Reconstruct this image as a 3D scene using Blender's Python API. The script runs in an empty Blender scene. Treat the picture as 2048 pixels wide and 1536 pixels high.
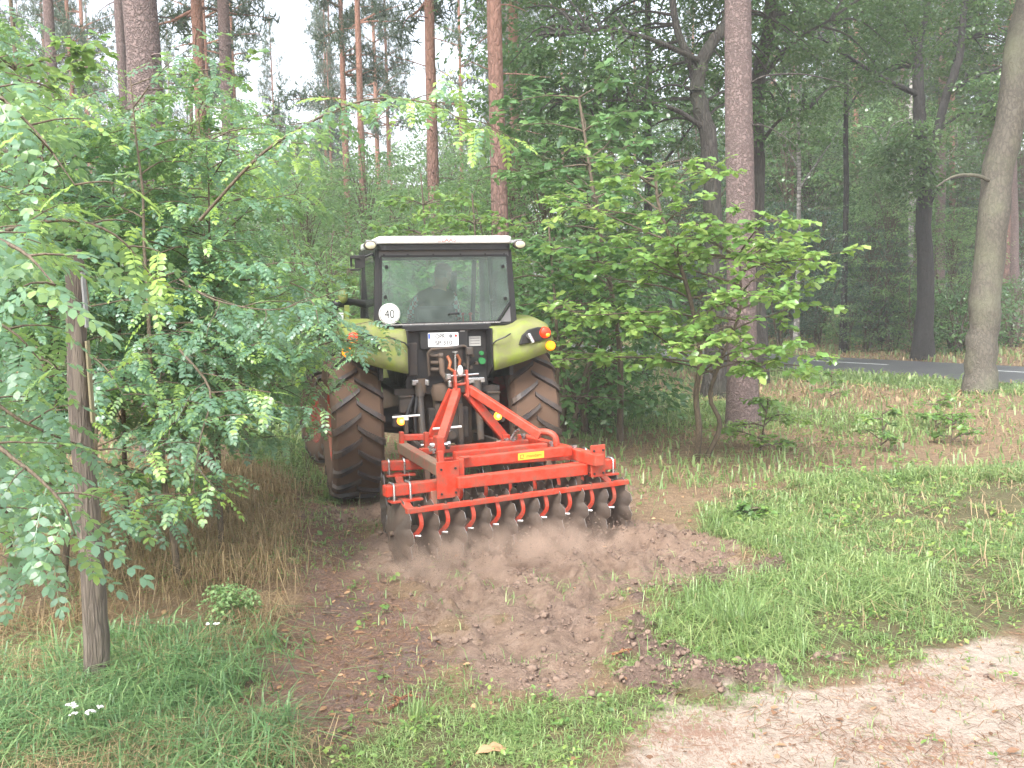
import bpy, bmesh, math, random
import numpy as np
from mathutils import Vector, Matrix, Euler
R = math.radians
rng = np.random.default_rng(7)
random.seed(7)
scene = bpy.context.scene
col = scene.collection

# ------------------------------------------------------------------ camera
F_PX, CAM_H, PITCH, ROLL = 1990.0, 2.13, R(5.1), R(-1.15)
cam_data = bpy.data.cameras.new('camera')
cam = bpy.data.objects.new('camera', cam_data)
col.objects.link(cam)
cam_data.sensor_width = 36.0
cam_data.lens = F_PX / 2048 * 36.0
cam_data.clip_start = 0.05
cam_data.clip_end = 900
CAM_M = Matrix.Rotation(math.pi / 2 - PITCH, 4, 'X') @ Matrix.Rotation(ROLL, 4, 'Z')
cam.matrix_world = Matrix.Translation((0, 0, CAM_H)) @ CAM_M
scene.camera = cam

# ------------------------------------------------------------------ sky, sun, exposure
SUN_EL, SUN_AZ = R(52), R(205)          # a high veiled sun, a little behind the camera and to its left
world = bpy.data.worlds.new('World')
scene.world = world
world.use_nodes = True
wn = world.node_tree
bg = wn.nodes['Background']
sky = wn.nodes.new('ShaderNodeTexSky')
sky.sky_type = 'NISHITA'
sky.sun_disc = False
sky.sun_elevation = SUN_EL
sky.sun_rotation = SUN_AZ
sky.air_density = 1.0
sky.dust_density = 4.0
sky.ozone_density = 1.0
hs = wn.nodes.new('ShaderNodeHueSaturation')
hs.inputs['Saturation'].default_value = 0.42     # rain cloud: the blue is washed out
hs.inputs['Value'].default_value = 1.0
wn.links.new(sky.outputs[0], hs.inputs['Color'])
wn.links.new(hs.outputs[0], bg.inputs['Color'])
bg.inputs['Strength'].default_value = 0.15

sun_data = bpy.data.lights.new('sun', 'SUN')
sun_data.energy = 1.3
sun_data.angle = R(40)
sun_data.color = (1.0, 0.985, 0.96)
sun = bpy.data.objects.new('sun', sun_data)
col.objects.link(sun)
sd = Vector((math.sin(SUN_AZ) * math.cos(SUN_EL), math.cos(SUN_AZ) * math.cos(SUN_EL), math.sin(SUN_EL)))
sun.rotation_euler = sd.to_track_quat('Z', 'Y').to_euler()

vs = scene.view_settings
vs.view_transform = 'Standard'
vs.look = 'None'
vs.exposure = 1.88
vs.gamma = 1.0
vs.use_curve_mapping = False
cy = scene.cycles
cy.use_denoising = True
cy.max_bounces = 6
cy.diffuse_bounces = 3
cy.glossy_bounces = 2
cy.transmission_bounces = 4
cy.transparent_max_bounces = 10
cy.volume_bounces = 1
cy.sample_clamp_indirect = 6.0
cy.volume_step_rate = 2.0
scene.render.use_persistent_data = False
HAZE_DENSITY = 0.0017

# ------------------------------------------------------------------ where things stand
CAM_R = np.array(CAM_M.to_3x3())
def ray(x, y):
    return CAM_R @ np.array([(x - 1024) / F_PX, -(y - 768) / F_PX, -1.0])
def at(x, y, Y):
    """the point seen at x, y that stands Y metres ahead"""
    d = ray(x, y)
    p = np.array([0, 0, CAM_H]) + d * (Y / d[1])
    return Vector(p)
def gp(x, y, z=0.0):
    d = ray(x, y)
    p = np.array([0, 0, CAM_H]) + d * ((z - CAM_H) / d[2])
    return Vector(p)

# ------------------------------------------------------------------ tagging
def tag(o, label=None, cat=None, group=None, kind=None):
    if label: o['label'] = label
    if cat: o['category'] = cat
    if group: o['group'] = group
    if kind: o['kind'] = kind
    return o
def empty(name, loc=(0, 0, 0), rz=0.0, **k):
    o = bpy.data.objects.new(name, None)
    o.empty_display_size = 0.1
    col.objects.link(o)
    o.location = loc
    o.rotation_euler = (0, 0, rz)
    return tag(o, **k)
def link(name, me, parent=None, mats=(), **k):
    o = bpy.data.objects.new(name, me)
    col.objects.link(o)
    if parent is not None: o.parent = parent
    for m in mats:
        if me is not None and len(me.materials) < len(mats): me.materials.append(m)
    return tag(o, **k)
def children(o):
    return [c for c in bpy.data.objects if c.parent == o]
def copy_tree(o, kids, parent=None):
    """copy of a thing and its parts, sharing mesh data; kids: {obj: [children]}"""
    c = o.copy()
    col.objects.link(c)
    if parent is not None: c.parent = parent
    for ch in kids.get(o, []): copy_tree(ch, kids, c)
    return c

# ------------------------------------------------------------------ mesh builders
class MB:
    """collects shapes, then links them as one mesh object"""
    def __init__(s): s.v, s.f, s.n = [], [], 0
    def add(s, v, f):
        s.v.extend([tuple(p) for p in v])
        s.f.extend([tuple(i + s.n for i in q) for q in f])
        s.n += len(v)
        return s
    def box(s, c, size, rot=None):
        hx, hy, hz = [d / 2 for d in size]
        vs_ = [Vector((x, y, z)) for x in (-hx, hx) for y in (-hy, hy) for z in (-hz, hz)]
        if rot is not None:
            m = rot if isinstance(rot, Matrix) else Euler(rot).to_matrix()
            vs_ = [m @ p for p in vs_]
        vs_ = [p + Vector(c) for p in vs_]
        return s.add(vs_, [(0, 1, 3, 2), (4, 6, 7, 5), (0, 4, 5, 1), (2, 3, 7, 6), (0, 2, 6, 4), (1, 5, 7, 3)])
    def bar(s, a, b, w, h, up=(0, 0, 1)):
        a, b = Vector(a), Vector(b)
        d = (b - a).normalized()
        x = d.cross(Vector(up))
        if x.length < 1e-4: x = d.cross(Vector((0, 1, 0)))
        x.normalize()
        z = x.cross(d)
        vs_ = []
        for p in (a, b):
            for sx, sz in ((-1, -1), (1, -1), (1, 1), (-1, 1)):
                vs_.append(p + x * sx * w / 2 + z * sz * h / 2)
        return s.add(vs_, [(3, 2, 1, 0), (4, 5, 6, 7), (0, 1, 5, 4), (1, 2, 6, 5), (2, 3, 7, 6), (3, 0, 4, 7)])
    def tube(s, pts, r, n=10, cap=True):
        pts = [Vector(p) for p in pts]
        rr = r if isinstance(r, (list, tuple)) else [r] * len(pts)
        rings = []
        prev = None
        for i, p in enumerate(pts):
            d = (pts[min(i + 1, len(pts) - 1)] - pts[max(i - 1, 0)]).normalized()
            if prev is None:
                x = d.orthogonal().normalized()
            else:
                x = (prev - d * prev.dot(d)).normalized()
            prev = x
            y = d.cross(x)
            rings.append([p + (x * math.cos(2 * math.pi * k / n) + y * math.sin(2 * math.pi * k / n)) * rr[i] for k in range(n)])
        v = [q for ring in rings for q in ring]
        f = []
        for i in range(len(pts) - 1):
            for k in range(n):
                a, b = i * n + k, i * n + (k + 1) % n
                f.append((a, b, b + n, a + n))
        if cap:
            f.append(tuple(reversed(range(n))))
            f.append(tuple((len(pts) - 1) * n + k for k in range(n)))
        return s.add(v, f)
    def cyl(s, a, b, r, n=16):
        return s.tube([a, b], r, n)
    def lathe(s, prof, axis='X', c=(0, 0, 0), n=32, closed=False):
        """prof: list of (along axis, radius)"""
        v = []
        for k in range(n):
            t = 2 * math.pi * k / n
            for (a, r) in prof:
                if axis == 'X': p = (a, r * math.cos(t), r * math.sin(t))
                elif axis == 'Y': p = (r * math.sin(t), a, r * math.cos(t))
                else: p = (r * math.cos(t), r * math.sin(t), a)
                v.append(Vector(p) + Vector(c))
        m = len(prof)
        f = []
        for k in range(n):
            k2 = (k + 1) % n
            for i in range(m - 1 + (1 if closed else 0)):
                i2 = (i + 1) % m
                f.append((k * m + i, k * m + i2, k2 * m + i2, k2 * m + i))
        return s.add(v, f)
    def prism(s, poly, a, b, axis='Y'):
        """polygon in the plane across axis, from a to b"""
        n = len(poly)
        v = []
        for t in (a, b):
            for (p, q) in poly:
                if axis == 'Y': v.append((p, t, q))
                elif axis == 'X': v.append((t, p, q))
                else: v.append((p, q, t))
        f = [tuple(range(n)), tuple(reversed(range(n, 2 * n)))]
        for i in range(n):
            j = (i + 1) % n
            f.append((j, i, n + i, n + j))
        return s.add(v, f)
    def sphere(s, c, r, n=12, m=8):
        c = Vector(c)
        rr = r if isinstance(r, (tuple, list)) else (r, r, r)
        v = [c + Vector((0, 0, rr[2]))]
        for i in range(1, m):
            t = math.pi * i / m
            for k in range(n):
                a = 2 * math.pi * k / n
                v.append(c + Vector((rr[0] * math.sin(t) * math.cos(a), rr[1] * math.sin(t) * math.sin(a), rr[2] * math.cos(t))))
        v.append(c - Vector((0, 0, rr[2])))
        f = [(0, 1 + k, 1 + (k + 1) % n) for k in range(n)]
        for i in range(m - 2):
            for k in range(n):
                a, b = 1 + i * n + k, 1 + i * n + (k + 1) % n
                f.append((a, a + n, b + n, b))
        l = len(v) - 1
        o = 1 + (m - 2) * n
        f += [(l, o + (k + 1) % n, o + k) for k in range(n)]
        return s.add(v, f)
    def mesh(s, name):
        me = bpy.data.meshes.new(name)
        me.from_pydata(s.v, [], s.f)
        bm = bmesh.new(); bm.from_mesh(me)
        bmesh.ops.recalc_face_normals(bm, faces=bm.faces)
        bm.to_mesh(me); bm.free()
        me.update()
        return me
    def build(s, name, mat, parent=None, bevel=0.0, smooth=False, loc=None, rot=None, **k):
        me = s.mesh(name)
        if mat is not None:
            for m in (mat if isinstance(mat, (list, tuple)) else [mat]): me.materials.append(m)
        if smooth:
            me.polygons.foreach_set('use_smooth', [True] * len(me.polygons))
            try: me.set_sharp_from_angle(angle=R(38))
            except Exception: pass
        o = link(name, me, parent, **k)
        if loc is not None: o.location = loc
        if rot is not None: o.rotation_euler = rot
        if bevel:
            b = o.modifiers.new('bevel', 'BEVEL')
            b.width = bevel; b.segments = 2; b.limit_method = 'ANGLE'; b.angle_limit = R(40)
        return o

def tri_mesh(name, V, T, smooth=False, tone=None):
    V = np.asarray(V, np.float32); T = np.asarray(T, np.int32)
    me = bpy.data.meshes.new(name)
    me.vertices.add(len(V)); me.vertices.foreach_set('co', V.ravel())
    me.loops.add(T.size); me.loops.foreach_set('vertex_index', T.ravel())
    me.polygons.add(len(T))
    me.polygons.foreach_set('loop_start', np.arange(0, T.size, 3, dtype=np.int32))
    try: me.polygons.foreach_set('loop_total', np.full(len(T), 3, np.int32))
    except Exception: pass
    me.polygons.foreach_set('use_smooth', np.full(len(T), smooth))
    if tone is not None:
        a = me.attributes.new('tone', 'FLOAT', 'POINT')
        a.data.foreach_set('value', np.asarray(tone, np.float32))
    me.update(calc_edges=True)
    return me

class TB:
    """triangle soup built from arrays"""
    def __init__(s): s.V, s.T, s.A, s.n = [], [], [], 0
    def add(s, V, T, tone=0.5):
        V = np.asarray(V, float); T = np.asarray(T, int)
        s.V.append(V); s.T.append(T + s.n)
        s.A.append(np.full(len(V), tone) if np.isscalar(tone) else np.asarray(tone, float))
        s.n += len(V)
    def scatter(s, tv, tt, pos, rot, scale, tone):
        """template tv, tt at n places; rot n,3,3; scale n; tone n"""
        n = len(pos); k = len(tv)
        if n == 0: return
        V = np.einsum('nij,kj->nki', rot, tv) * np.asarray(scale).reshape(n, 1, 1) + np.asarray(pos).reshape(n, 1, 3)
        T = tt[None] + (np.arange(n) * k)[:, None, None]
        s.add(V.reshape(-1, 3), T.reshape(-1, 3), np.repeat(np.asarray(tone, float), k))
    def tubes(s, pts, rad, n=6, tone=0.5):
        pts = np.asarray(pts, float); m = len(pts)
        rad = np.broadcast_to(np.asarray(rad, float), (m,))
        d = np.gradient(pts, axis=0); d /= np.linalg.norm(d, axis=1, keepdims=True) + 1e-9
        ref = np.array([0.31, 0.95, 0.05]) if abs(d[0][1]) < 0.8 else np.array([1, 0, 0.1])
        x = np.cross(d, ref); x /= np.linalg.norm(x, axis=1, keepdims=True) + 1e-9
        y = np.cross(d, x)
        a = np.arange(n) * 2 * np.pi / n
        V = pts[:, None] + rad[:, None, None] * (x[:, None] * np.cos(a)[None, :, None] + y[:, None] * np.sin(a)[None, :, None])
        i = np.arange(m - 1)[:, None] * n; k = np.arange(n)[None]; k2 = (k + 1) % n
        A, B = i + k, i + k2
        T = np.concatenate([np.stack([A, A + n, B], -1).reshape(-1, 3), np.stack([B, A + n, B + n], -1).reshape(-1, 3)])
        s.add(V.reshape(-1, 3), T, tone)
    def mesh(s, name, smooth=False):
        return tri_mesh(name, np.concatenate(s.V), np.concatenate(s.T), smooth, np.concatenate(s.A))

def frames(d, up):
    """rotation matrices whose Y is d and whose Z leans to up"""
    d = np.asarray(d, float); d = d / (np.linalg.norm(d, axis=-1, keepdims=True) + 1e-9)
    up = np.asarray(up, float)
    x = np.cross(d, up); x /= np.linalg.norm(x, axis=-1, keepdims=True) + 1e-9
    z = np.cross(x, d)
    return np.stack([x, d, z], -1)

# ------------------------------------------------------------------ numpy noise
_perm = rng.permutation(256)
def vnoise(x, y):
    x = np.asarray(x, float); y = np.asarray(y, float)
    xi, yi = np.floor(x).astype(int), np.floor(y).astype(int)
    xf, yf = x - xi, y - yi
    u, v = xf * xf * (3 - 2 * xf), yf * yf * (3 - 2 * yf)
    h = lambda a, b: _perm[(_perm[a & 255] + b) & 255] / 255.0
    return (h(xi, yi) * (1 - u) + h(xi + 1, yi) * u) * (1 - v) + (h(xi, yi + 1) * (1 - u) + h(xi + 1, yi + 1) * u) * v
def fbm(x, y, o=4, g=0.5):
    t = np.zeros_like(np.asarray(x, float)); a = 1.0; n = 0
    for k in range(o):
        t = t + a * vnoise(x * 2 ** k + 17.3 * k, y * 2 ** k - 9.1 * k); n += a; a *= g
    return t / n
def smooth(e0, e1, x):
    t = np.clip((x - e0) / (e1 - e0), 0, 1)
    return t * t * (3 - 2 * t)
# ------------------------------------------------------------------ materials
def new_mat(name):
    m = bpy.data.materials.new(name)
    m.use_nodes = True
    nt = m.node_tree
    return m, nt, nt.nodes['Principled BSDF'], nt.nodes['Material Output']
def node(nt, t, **k):
    n = nt.nodes.new(t)
    for a, b in k.items(): setattr(n, a, b)
    return n
def ramp(nt, fac, stops):
    r = node(nt, 'ShaderNodeValToRGB')
    e = r.color_ramp.elements
    while len(e) < len(stops): e.new(0.5)
    for i, (p, c) in enumerate(stops):
        e[i].position = p; e[i].color = (*c, 1)
    nt.links.new(fac, r.inputs[0])
    return r.outputs[0]
def noise(nt, scale, detail=4, rough=0.55, coord='Object', stretch=None, dist=0.0):
    tc = node(nt, 'ShaderNodeTexCoord')
    src = tc.outputs[coord]
    if stretch:
        mp = node(nt, 'ShaderNodeMapping'); mp.inputs['Scale'].default_value = stretch
        nt.links.new(src, mp.inputs[0]); src = mp.outputs[0]
    n = node(nt, 'ShaderNodeTexNoise')
    n.inputs['Scale'].default_value = scale; n.inputs['Detail'].default_value = detail
    n.inputs['Roughness'].default_value = rough; n.inputs['Distortion'].default_value = dist
    nt.links.new(src, n.inputs['Vector'])
    return n.outputs[0]
def mixc(nt, fac, a, b, mode='MIX'):
    m = node(nt, 'ShaderNodeMix', data_type='RGBA', blend_type=mode)
    for i, v in ((6, a), (7, b)):
        if isinstance(v, tuple): m.inputs[i].default_value = (*v, 1)
        else: nt.links.new(v, m.inputs[i])
    if isinstance(fac, (int, float)): m.inputs[0].default_value = fac
    else: nt.links.new(fac, m.inputs[0])
    return m.outputs[2]
def math_(nt, op, a, b=0.5, clamp=False):
    m = node(nt, 'ShaderNodeMath', operation=op, use_clamp=clamp)
    for i, v in ((0, a), (1, b)):
        if isinstance(v, (int, float)): m.inputs[i].default_value = v
        else: nt.links.new(v, m.inputs[i])
    return m.outputs[0]
def bump(nt, bs, height, strength=0.5, dist=0.01):
    b = node(nt, 'ShaderNodeBump')
    b.inputs['Strength'].default_value = strength; b.inputs['Distance'].default_value = dist
    nt.links.new(height, b.inputs['Height'])
    nt.links.new(b.outputs[0], bs.inputs['Normal'])

def paint(name, c, rough=0.35, dirt=(0.16, 0.11, 0.07), amount=0.25, metal=0.0, scale=6.0, coat=0.0, settle=0.0):
    """painted or bare metal with mud smears and uneven gloss"""
    m, nt, bs, out = new_mat(name)
    n1 = noise(nt, scale, 6, 0.65)
    n2 = noise(nt, scale * 5, 4, 0.6)
    f = math_(nt, 'MULTIPLY', math_(nt, 'ADD', n1, math_(nt, 'MULTIPLY', n2, 0.4)), 1.0)
    mask = ramp(nt, f, [(0.70 - amount * 0.5, (0, 0, 0)), (0.95 - amount * 0.35, (1, 1, 1))])
    mk = math_(nt, 'MULTIPLY', mask, min(1.0, amount * 2.6))
    if settle:                                                    # soil lies on faces that look up
        ge = node(nt, 'ShaderNodeNewGeometry'); sz = node(nt, 'ShaderNodeSeparateXYZ'); nt.links.new(ge.outputs['Normal'], sz.inputs[0])
        upf = math_(nt, 'MULTIPLY', ramp(nt, sz.outputs[2], [(0.6, (0, 0, 0)), (0.9, (1, 1, 1))]), ramp(nt, f, [(0.55, (0, 0, 0)), (0.8, (1, 1, 1))]))
        mk = math_(nt, 'MAXIMUM', mk, math_(nt, 'MULTIPLY', upf, settle))
    c2 = tuple(min(1, v * 0.82) for v in c)
    base = mixc(nt, n2, c, c2)
    nt.links.new(mixc(nt, mk, base, dirt), bs.inputs['Base Color'])
    rr = node(nt, 'ShaderNodeMapRange')
    rr.inputs[3].default_value = rough; rr.inputs[4].default_value = min(1, rough + 0.35)
    nt.links.new(mk, rr.inputs[0]); nt.links.new(rr.outputs[0], bs.inputs['Roughness'])
    bs.inputs['Metallic'].default_value = metal
    bs.inputs['Coat Weight'].default_value = coat
    bump(nt, bs, f, 0.12, 0.006)
    return m
def plain(name, c, rough=0.5, metal=0.0, emit=None, estr=0.0):
    m, nt, bs, out = new_mat(name)
    n = noise(nt, 14, 4)
    nt.links.new(mixc(nt, n, c, tuple(v * 0.8 for v in c)), bs.inputs['Base Color'])
    bs.inputs['Roughness'].default_value = rough
    bs.inputs['Metallic'].default_value = metal
    if emit:
        bs.inputs['Emission Color'].default_value = (*emit, 1)
        bs.inputs['Emission Strength'].default_value = estr
    return m
def leaf(name, dark, mid, bright, rough=0.32, trans=0.33, spec=0.6, clump=0.9):
    """leaf: colour by its own tone attribute, by leaf and by clump"""
    m, nt, bs, out = new_mat(name)
    at_ = node(nt, 'ShaderNodeAttribute', attribute_name='tone')
    geo = node(nt, 'ShaderNodeNewGeometry')
    oi = node(nt, 'ShaderNodeObjectInfo')
    nz = noise(nt, clump, 3, 0.6)
    v = math_(nt, 'ADD', at_.outputs['Fac'], math_(nt, 'MULTIPLY', math_(nt, 'SUBTRACT', nz, 0.5), 0.75))
    v = math_(nt, 'ADD', v, math_(nt, 'MULTIPLY', math_(nt, 'SUBTRACT', geo.outputs['Random Per Island'], 0.5), 0.3))
    v = math_(nt, 'ADD', v, math_(nt, 'MULTIPLY', math_(nt, 'SUBTRACT', oi.outputs['Random'], 0.5), 0.12))
    c = ramp(nt, v, [(0.1, dark), (0.5, mid), (0.95, bright)])
    nt.links.new(c, bs.inputs['Base Color'])
    bs.inputs['Roughness'].default_value = rough
    bs.inputs['Specular IOR Level'].default_value = spec
    tr = node(nt, 'ShaderNodeBsdfTranslucent')
    nt.links.new(mixc(nt, 0.5, c, tuple(min(1, b * 1.5) for b in bright)), tr.inputs['Color'])
    mx = node(nt, 'ShaderNodeMixShader'); mx.inputs[0].default_value = trans
    nt.links.new(bs.outputs[0], mx.inputs[1]); nt.links.new(tr.outputs[0], mx.inputs[2])
    nt.links.new(mx.outputs[0], out.inputs['Surface'])
    return m
def bark(name, c1, c2, c3, scale=9.0, stretch=(1, 1, 0.28), upper=None, z0=3, z1=9, strength=0.9, algae=None):
    """furrowed plates; upper: colour the bark turns to between heights z0 and z1"""
    m, nt, bs, out = new_mat(name)
    tc = node(nt, 'ShaderNodeTexCoord')
    mp = node(nt, 'ShaderNodeMapping'); mp.inputs['Scale'].default_value = stretch
    nt.links.new(tc.outputs['Object'], mp.inputs[0])
    nd = node(nt, 'ShaderNodeTexNoise'); nd.inputs['Scale'].default_value = scale * 1.5
    nt.links.new(mp.outputs[0], nd.inputs['Vector'])
    vm = node(nt, 'ShaderNodeVectorMath', operation='MULTIPLY_ADD')
    nt.links.new(nd.outputs['Color'], vm.inputs[0]); vm.inputs[1].default_value = (0.12, 0.12, 0.12)
    nt.links.new(mp.outputs[0], vm.inputs[2])
    vo = node(nt, 'ShaderNodeTexVoronoi', feature='DISTANCE_TO_EDGE'); vo.inputs['Scale'].default_value = scale
    nt.links.new(vm.outputs[0], vo.inputs['Vector'])
    pl = ramp(nt, vo.outputs['Distance'], [(0.0, (0, 0, 0)), (0.22, (1, 1, 1))])
    fine = noise(nt, scale * 6, 5, 0.65, stretch=stretch)
    big = noise(nt, 1.3, 3)
    cc = mixc(nt, fine, c1, c2)
    cc = mixc(nt, math_(nt, 'MULTIPLY', math_(nt, 'SUBTRACT', 1.0, pl), 0.75), cc, c3)
    if algae:
        cc = mixc(nt, ramp(nt, big, [(0.45, (0, 0, 0)), (0.75, (0.7, 0.7, 0.7))]), cc, algae)
    if upper:
        sp = node(nt, 'ShaderNodeSeparateXYZ'); nt.links.new(tc.outputs['Object'], sp.inputs[0])
        mr = node(nt, 'ShaderNodeMapRange'); mr.inputs[1].default_value = z0; mr.inputs[2].default_value = z1
        nt.links.new(math_(nt, 'ADD', sp.outputs[2], math_(nt, 'MULTIPLY', big, 2.0)), mr.inputs[0])
        cc = mixc(nt, mr.outputs[0], cc, mixc(nt, fine, upper, tuple(u * 0.62 for u in upper)))
    nt.links.new(cc, bs.inputs['Base Color'])
    bs.inputs['Roughness'].default_value = 0.75
    bump(nt, bs, math_(nt, 'ADD', pl, math_(nt, 'MULTIPLY', fine, 0.6)), strength, 0.02)
    return m

MT = {}
MT['red'] = paint('red_paint', (0.62, 0.040, 0.014), 0.36, dirt=(0.20, 0.10, 0.065), amount=0.27, coat=0.0, settle=0.8, scale=9)
MT['red_muddy'] = paint('muddy_red_paint', (0.46, 0.04, 0.018), 0.45, dirt=(0.22, 0.145, 0.10), amount=0.62, settle=0.95)
MT['rim'] = paint('wheel_red', (0.48, 0.035, 0.022), 0.5, dirt=(0.2, 0.11, 0.07), amount=0.35)
MT['green'] = paint('lime_green_paint', (0.195, 0.275, 0.006), 0.42, dirt=(0.17, 0.175, 0.065), amount=0.5, scale=5, coat=0.0)
MT['black'] = paint('black_plastic', (0.010, 0.010, 0.011), 0.45, dirt=(.04, .035, .03), amount=0.15)
MT['dark'] = paint('dark_iron', (0.018, 0.017, 0.018), 0.5, dirt=(0.06, 0.045, 0.035), amount=0.4)
MT['iron'] = paint('greasy_iron', (0.065, 0.062, 0.06), 0.42, dirt=(0.10, 0.07, 0.05), amount=0.4, metal=0.35)
MT['brown_iron'] = paint('muddy_iron', (0.075, 0.052, 0.04), 0.55, dirt=(0.12, 0.08, 0.055), amount=0.5, metal=0.1)
MT['steel'] = paint('bright_steel', (0.55, 0.55, 0.55), 0.25, amount=0.12, metal=0.8)
MT['disc_edge'] = paint('polished_edge', (0.6, 0.59, 0.58), 0.22, dirt=(0.3, 0.24, 0.2), amount=0.2, metal=0.6)
MT['disc'] = paint('soil_worn_disc', (0.15, 0.125, 0.11), 0.4, dirt=(0.11, 0.08, 0.062), amount=0.6, metal=0.45, scale=5)
MT['white'] = paint('white_paint', (0.82, 0.82, 0.80), 0.35, dirt=(0.5, 0.47, 0.4), amount=0.1)
MT['tyre'] = paint('muddy_tyre', (0.035, 0.030, 0.028), 0.6, dirt=(0.115, 0.068, 0.043), amount=0.85, scale=5)
MT['lug'] = paint('tyre_lug', (0.028, 0.027, 0.03), 0.35, dirt=(0.12, 0.08, 0.055), amount=0.30, scale=3)
MT['grey'] = plain('grey_trim', (0.16, 0.155, 0.16), 0.5)
MT['panel'] = paint('panel_black', (0.013, 0.0135, 0.015), 0.42, dirt=(.05, .04, .035), amount=0.2)
MT['plate_white'] = plain('plate_white', (0.85, 0.85, 0.85), 0.3)
MT['ink'] = plain('black_ink', (0.02, 0.02, 0.02), 0.5)
MT['red_ink'] = plain('red_ink', (0.66, 0.05, 0.04), 0.5)
MT['orange_ink'] = plain('orange_ink', (0.72, 0.14, 0.015), 0.5)
MT['yellow'] = plain('yellow_sticker', (0.85, 0.55, 0.06), 0.4)
MT['blue_ink'] = plain('blue_ink', (0.05, 0.12, 0.5), 0.4)
MT['sticker'] = plain('pale_sticker', (0.5, 0.49, 0.46), 0.5)
MT['tail_red'] = plain('tail_light_red', (0.6, 0.03, 0.01), 0.15, emit=(1, 0.06, 0.01), estr=0.25)
MT['tail_amber'] = plain('amber_lens', (0.85, 0.25, 0.01), 0.15, emit=(1, 0.28, 0.01), estr=0.5)
MT['lit'] = plain('lit_lamp', (0.9, 0.4, 0.02), 0.2, emit=(1, 0.30, 0.02), estr=1.6)
MT['lit_core'] = plain('lit_lamp_core', (0.9, 0.7, 0.1), 0.2, emit=(1, 0.62, 0.06), estr=2.6)
MT['lens'] = plain('lamp_lens', (0.55, 0.52, 0.36), 0.12)
MT['hose'] = plain('rubber_hose', (0.025, 0.024, 0.025), 0.45)
MT['orange_hose'] = plain('orange_valve', (0.42, 0.12, 0.04), 0.5)
MT['green_cap'] = plain('green_cap', (0.03, 0.22, 0.06), 0.4)
MT['seat'] = plain('seat_cloth', (0.05, 0.05, 0.055), 0.85)
def glass_mat():
    m, nt, bs, out = new_mat('green_cab_glass')
    tr = node(nt, 'ShaderNodeBsdfTransparent'); tr.inputs[0].default_value = (0.84, 0.96, 0.90, 1)
    gl = node(nt, 'ShaderNodeBsdfGlossy'); gl.inputs['Roughness'].default_value = 0.04
    gl.inputs['Color'].default_value = (0.9, 0.95, 0.93, 1)
    fr = node(nt, 'ShaderNodeFresnel'); fr.inputs[0].default_value = 1.5
    df = node(nt, 'ShaderNodeBsdfDiffuse'); df.inputs[0].default_value = (0.40, 0.46, 0.44, 1)
    wet = noise(nt, 5, 5, 0.7)
    k = node(nt, 'ShaderNodeMixShader')
    nt.links.new(math_(nt, 'MULTIPLY', ramp(nt, wet, [(0.3, (0.25, 0.25, 0.25)), (0.8, (1, 1, 1))]), 0.22), k.inputs[0])
    nt.links.new(tr.outputs[0], k.inputs[1]); nt.links.new(df.outputs[0], k.inputs[2])
    mx = node(nt, 'ShaderNodeMixShader')
    nt.links.new(math_(nt, 'MULTIPLY', fr.outputs[0], 1.0), mx.inputs[0])
    nt.links.new(k.outputs[0], mx.inputs[1]); nt.links.new(gl.outputs[0], mx.inputs[2])
    nt.links.new(mx.outputs[0], out.inputs['Surface'])
    return m
MT['glass'] = glass_mat()

MT['robinia'] = leaf('robinia_leaf', (0.085, 0.170, 0.125), (0.130, 0.255, 0.165), (0.36, 0.52, 0.11), rough=0.34, spec=0.8, trans=0.42)
MT['oak'] = leaf('young_oak_leaf', (0.08, 0.17, 0.05), (0.165, 0.31, 0.08), (0.36, 0.48, 0.13), rough=0.24, spec=0.9, trans=0.40)
MT['dark_oak'] = leaf('oak_leaf', (0.040, 0.090, 0.038), (0.080, 0.160, 0.060), (0.16, 0.26, 0.085), rough=0.27, spec=0.9, trans=0.4)
MT['red_oak'] = leaf('broad_leaf', (0.06, 0.13, 0.058), (0.11, 0.22, 0.085), (0.20, 0.33, 0.11), rough=0.2, spec=0.9)
MT['mid_leaf'] = leaf('understory_leaf', (0.075, 0.150, 0.065), (0.135, 0.25, 0.10), (0.25, 0.38, 0.12), rough=0.33, trans=0.45)
MT['blue_leaf'] = leaf('blue_green_leaf', (0.035, 0.075, 0.052), (0.065, 0.13, 0.085), (0.11, 0.19, 0.10), rough=0.4)
MT['needle'] = leaf('pine_needles', (0.03, 0.06, 0.035), (0.05, 0.09, 0.045), (0.08, 0.125, 0.055), rough=0.5, trans=0.2)
MT['grass'] = leaf('green_grass', (0.09, 0.155, 0.05), (0.19, 0.30, 0.10), (0.40, 0.47, 0.20), rough=0.4, clump=1.5, trans=0.35)
MT['feather'] = leaf('feathery_weed', (0.07, 0.145, 0.065), (0.14, 0.26, 0.105), (0.28, 0.40, 0.16), rough=0.45, clump=1.5)
MT['dry_grass'] = leaf('dry_grass', (0.16, 0.12, 0.06), (0.34, 0.24, 0.13), (0.52, 0.39, 0.22), rough=0.6, clump=1.2, trans=0.25)
MT['dead_leaf'] = leaf('dead_leaf', (0.10, 0.05, 0.025), (0.25, 0.13, 0.065), (0.46, 0.28, 0.15), rough=0.6, trans=0.1)
MT['weed'] = leaf('weed_leaf', (0.06, 0.13, 0.04), (0.12, 0.23, 0.06), (0.28, 0.38, 0.09), rough=0.35)
MT['pine_bark'] = bark('pine_bark', (0.25, 0.18, 0.165), (0.165, 0.118, 0.108), (0.10, 0.072, 0.066), 16, (1, 1, 0.8), upper=(0.38, 0.20, 0.14), z0=9, z1=16)
MT['pine_bark_low'] = bark('orange_pine_bark', (0.25, 0.145, 0.118), (0.16, 0.095, 0.078), (0.07, 0.045, 0.038), 10, (1, 1, 0.5), upper=(0.36, 0.18, 0.12), z0=4, z1=11)
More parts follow.
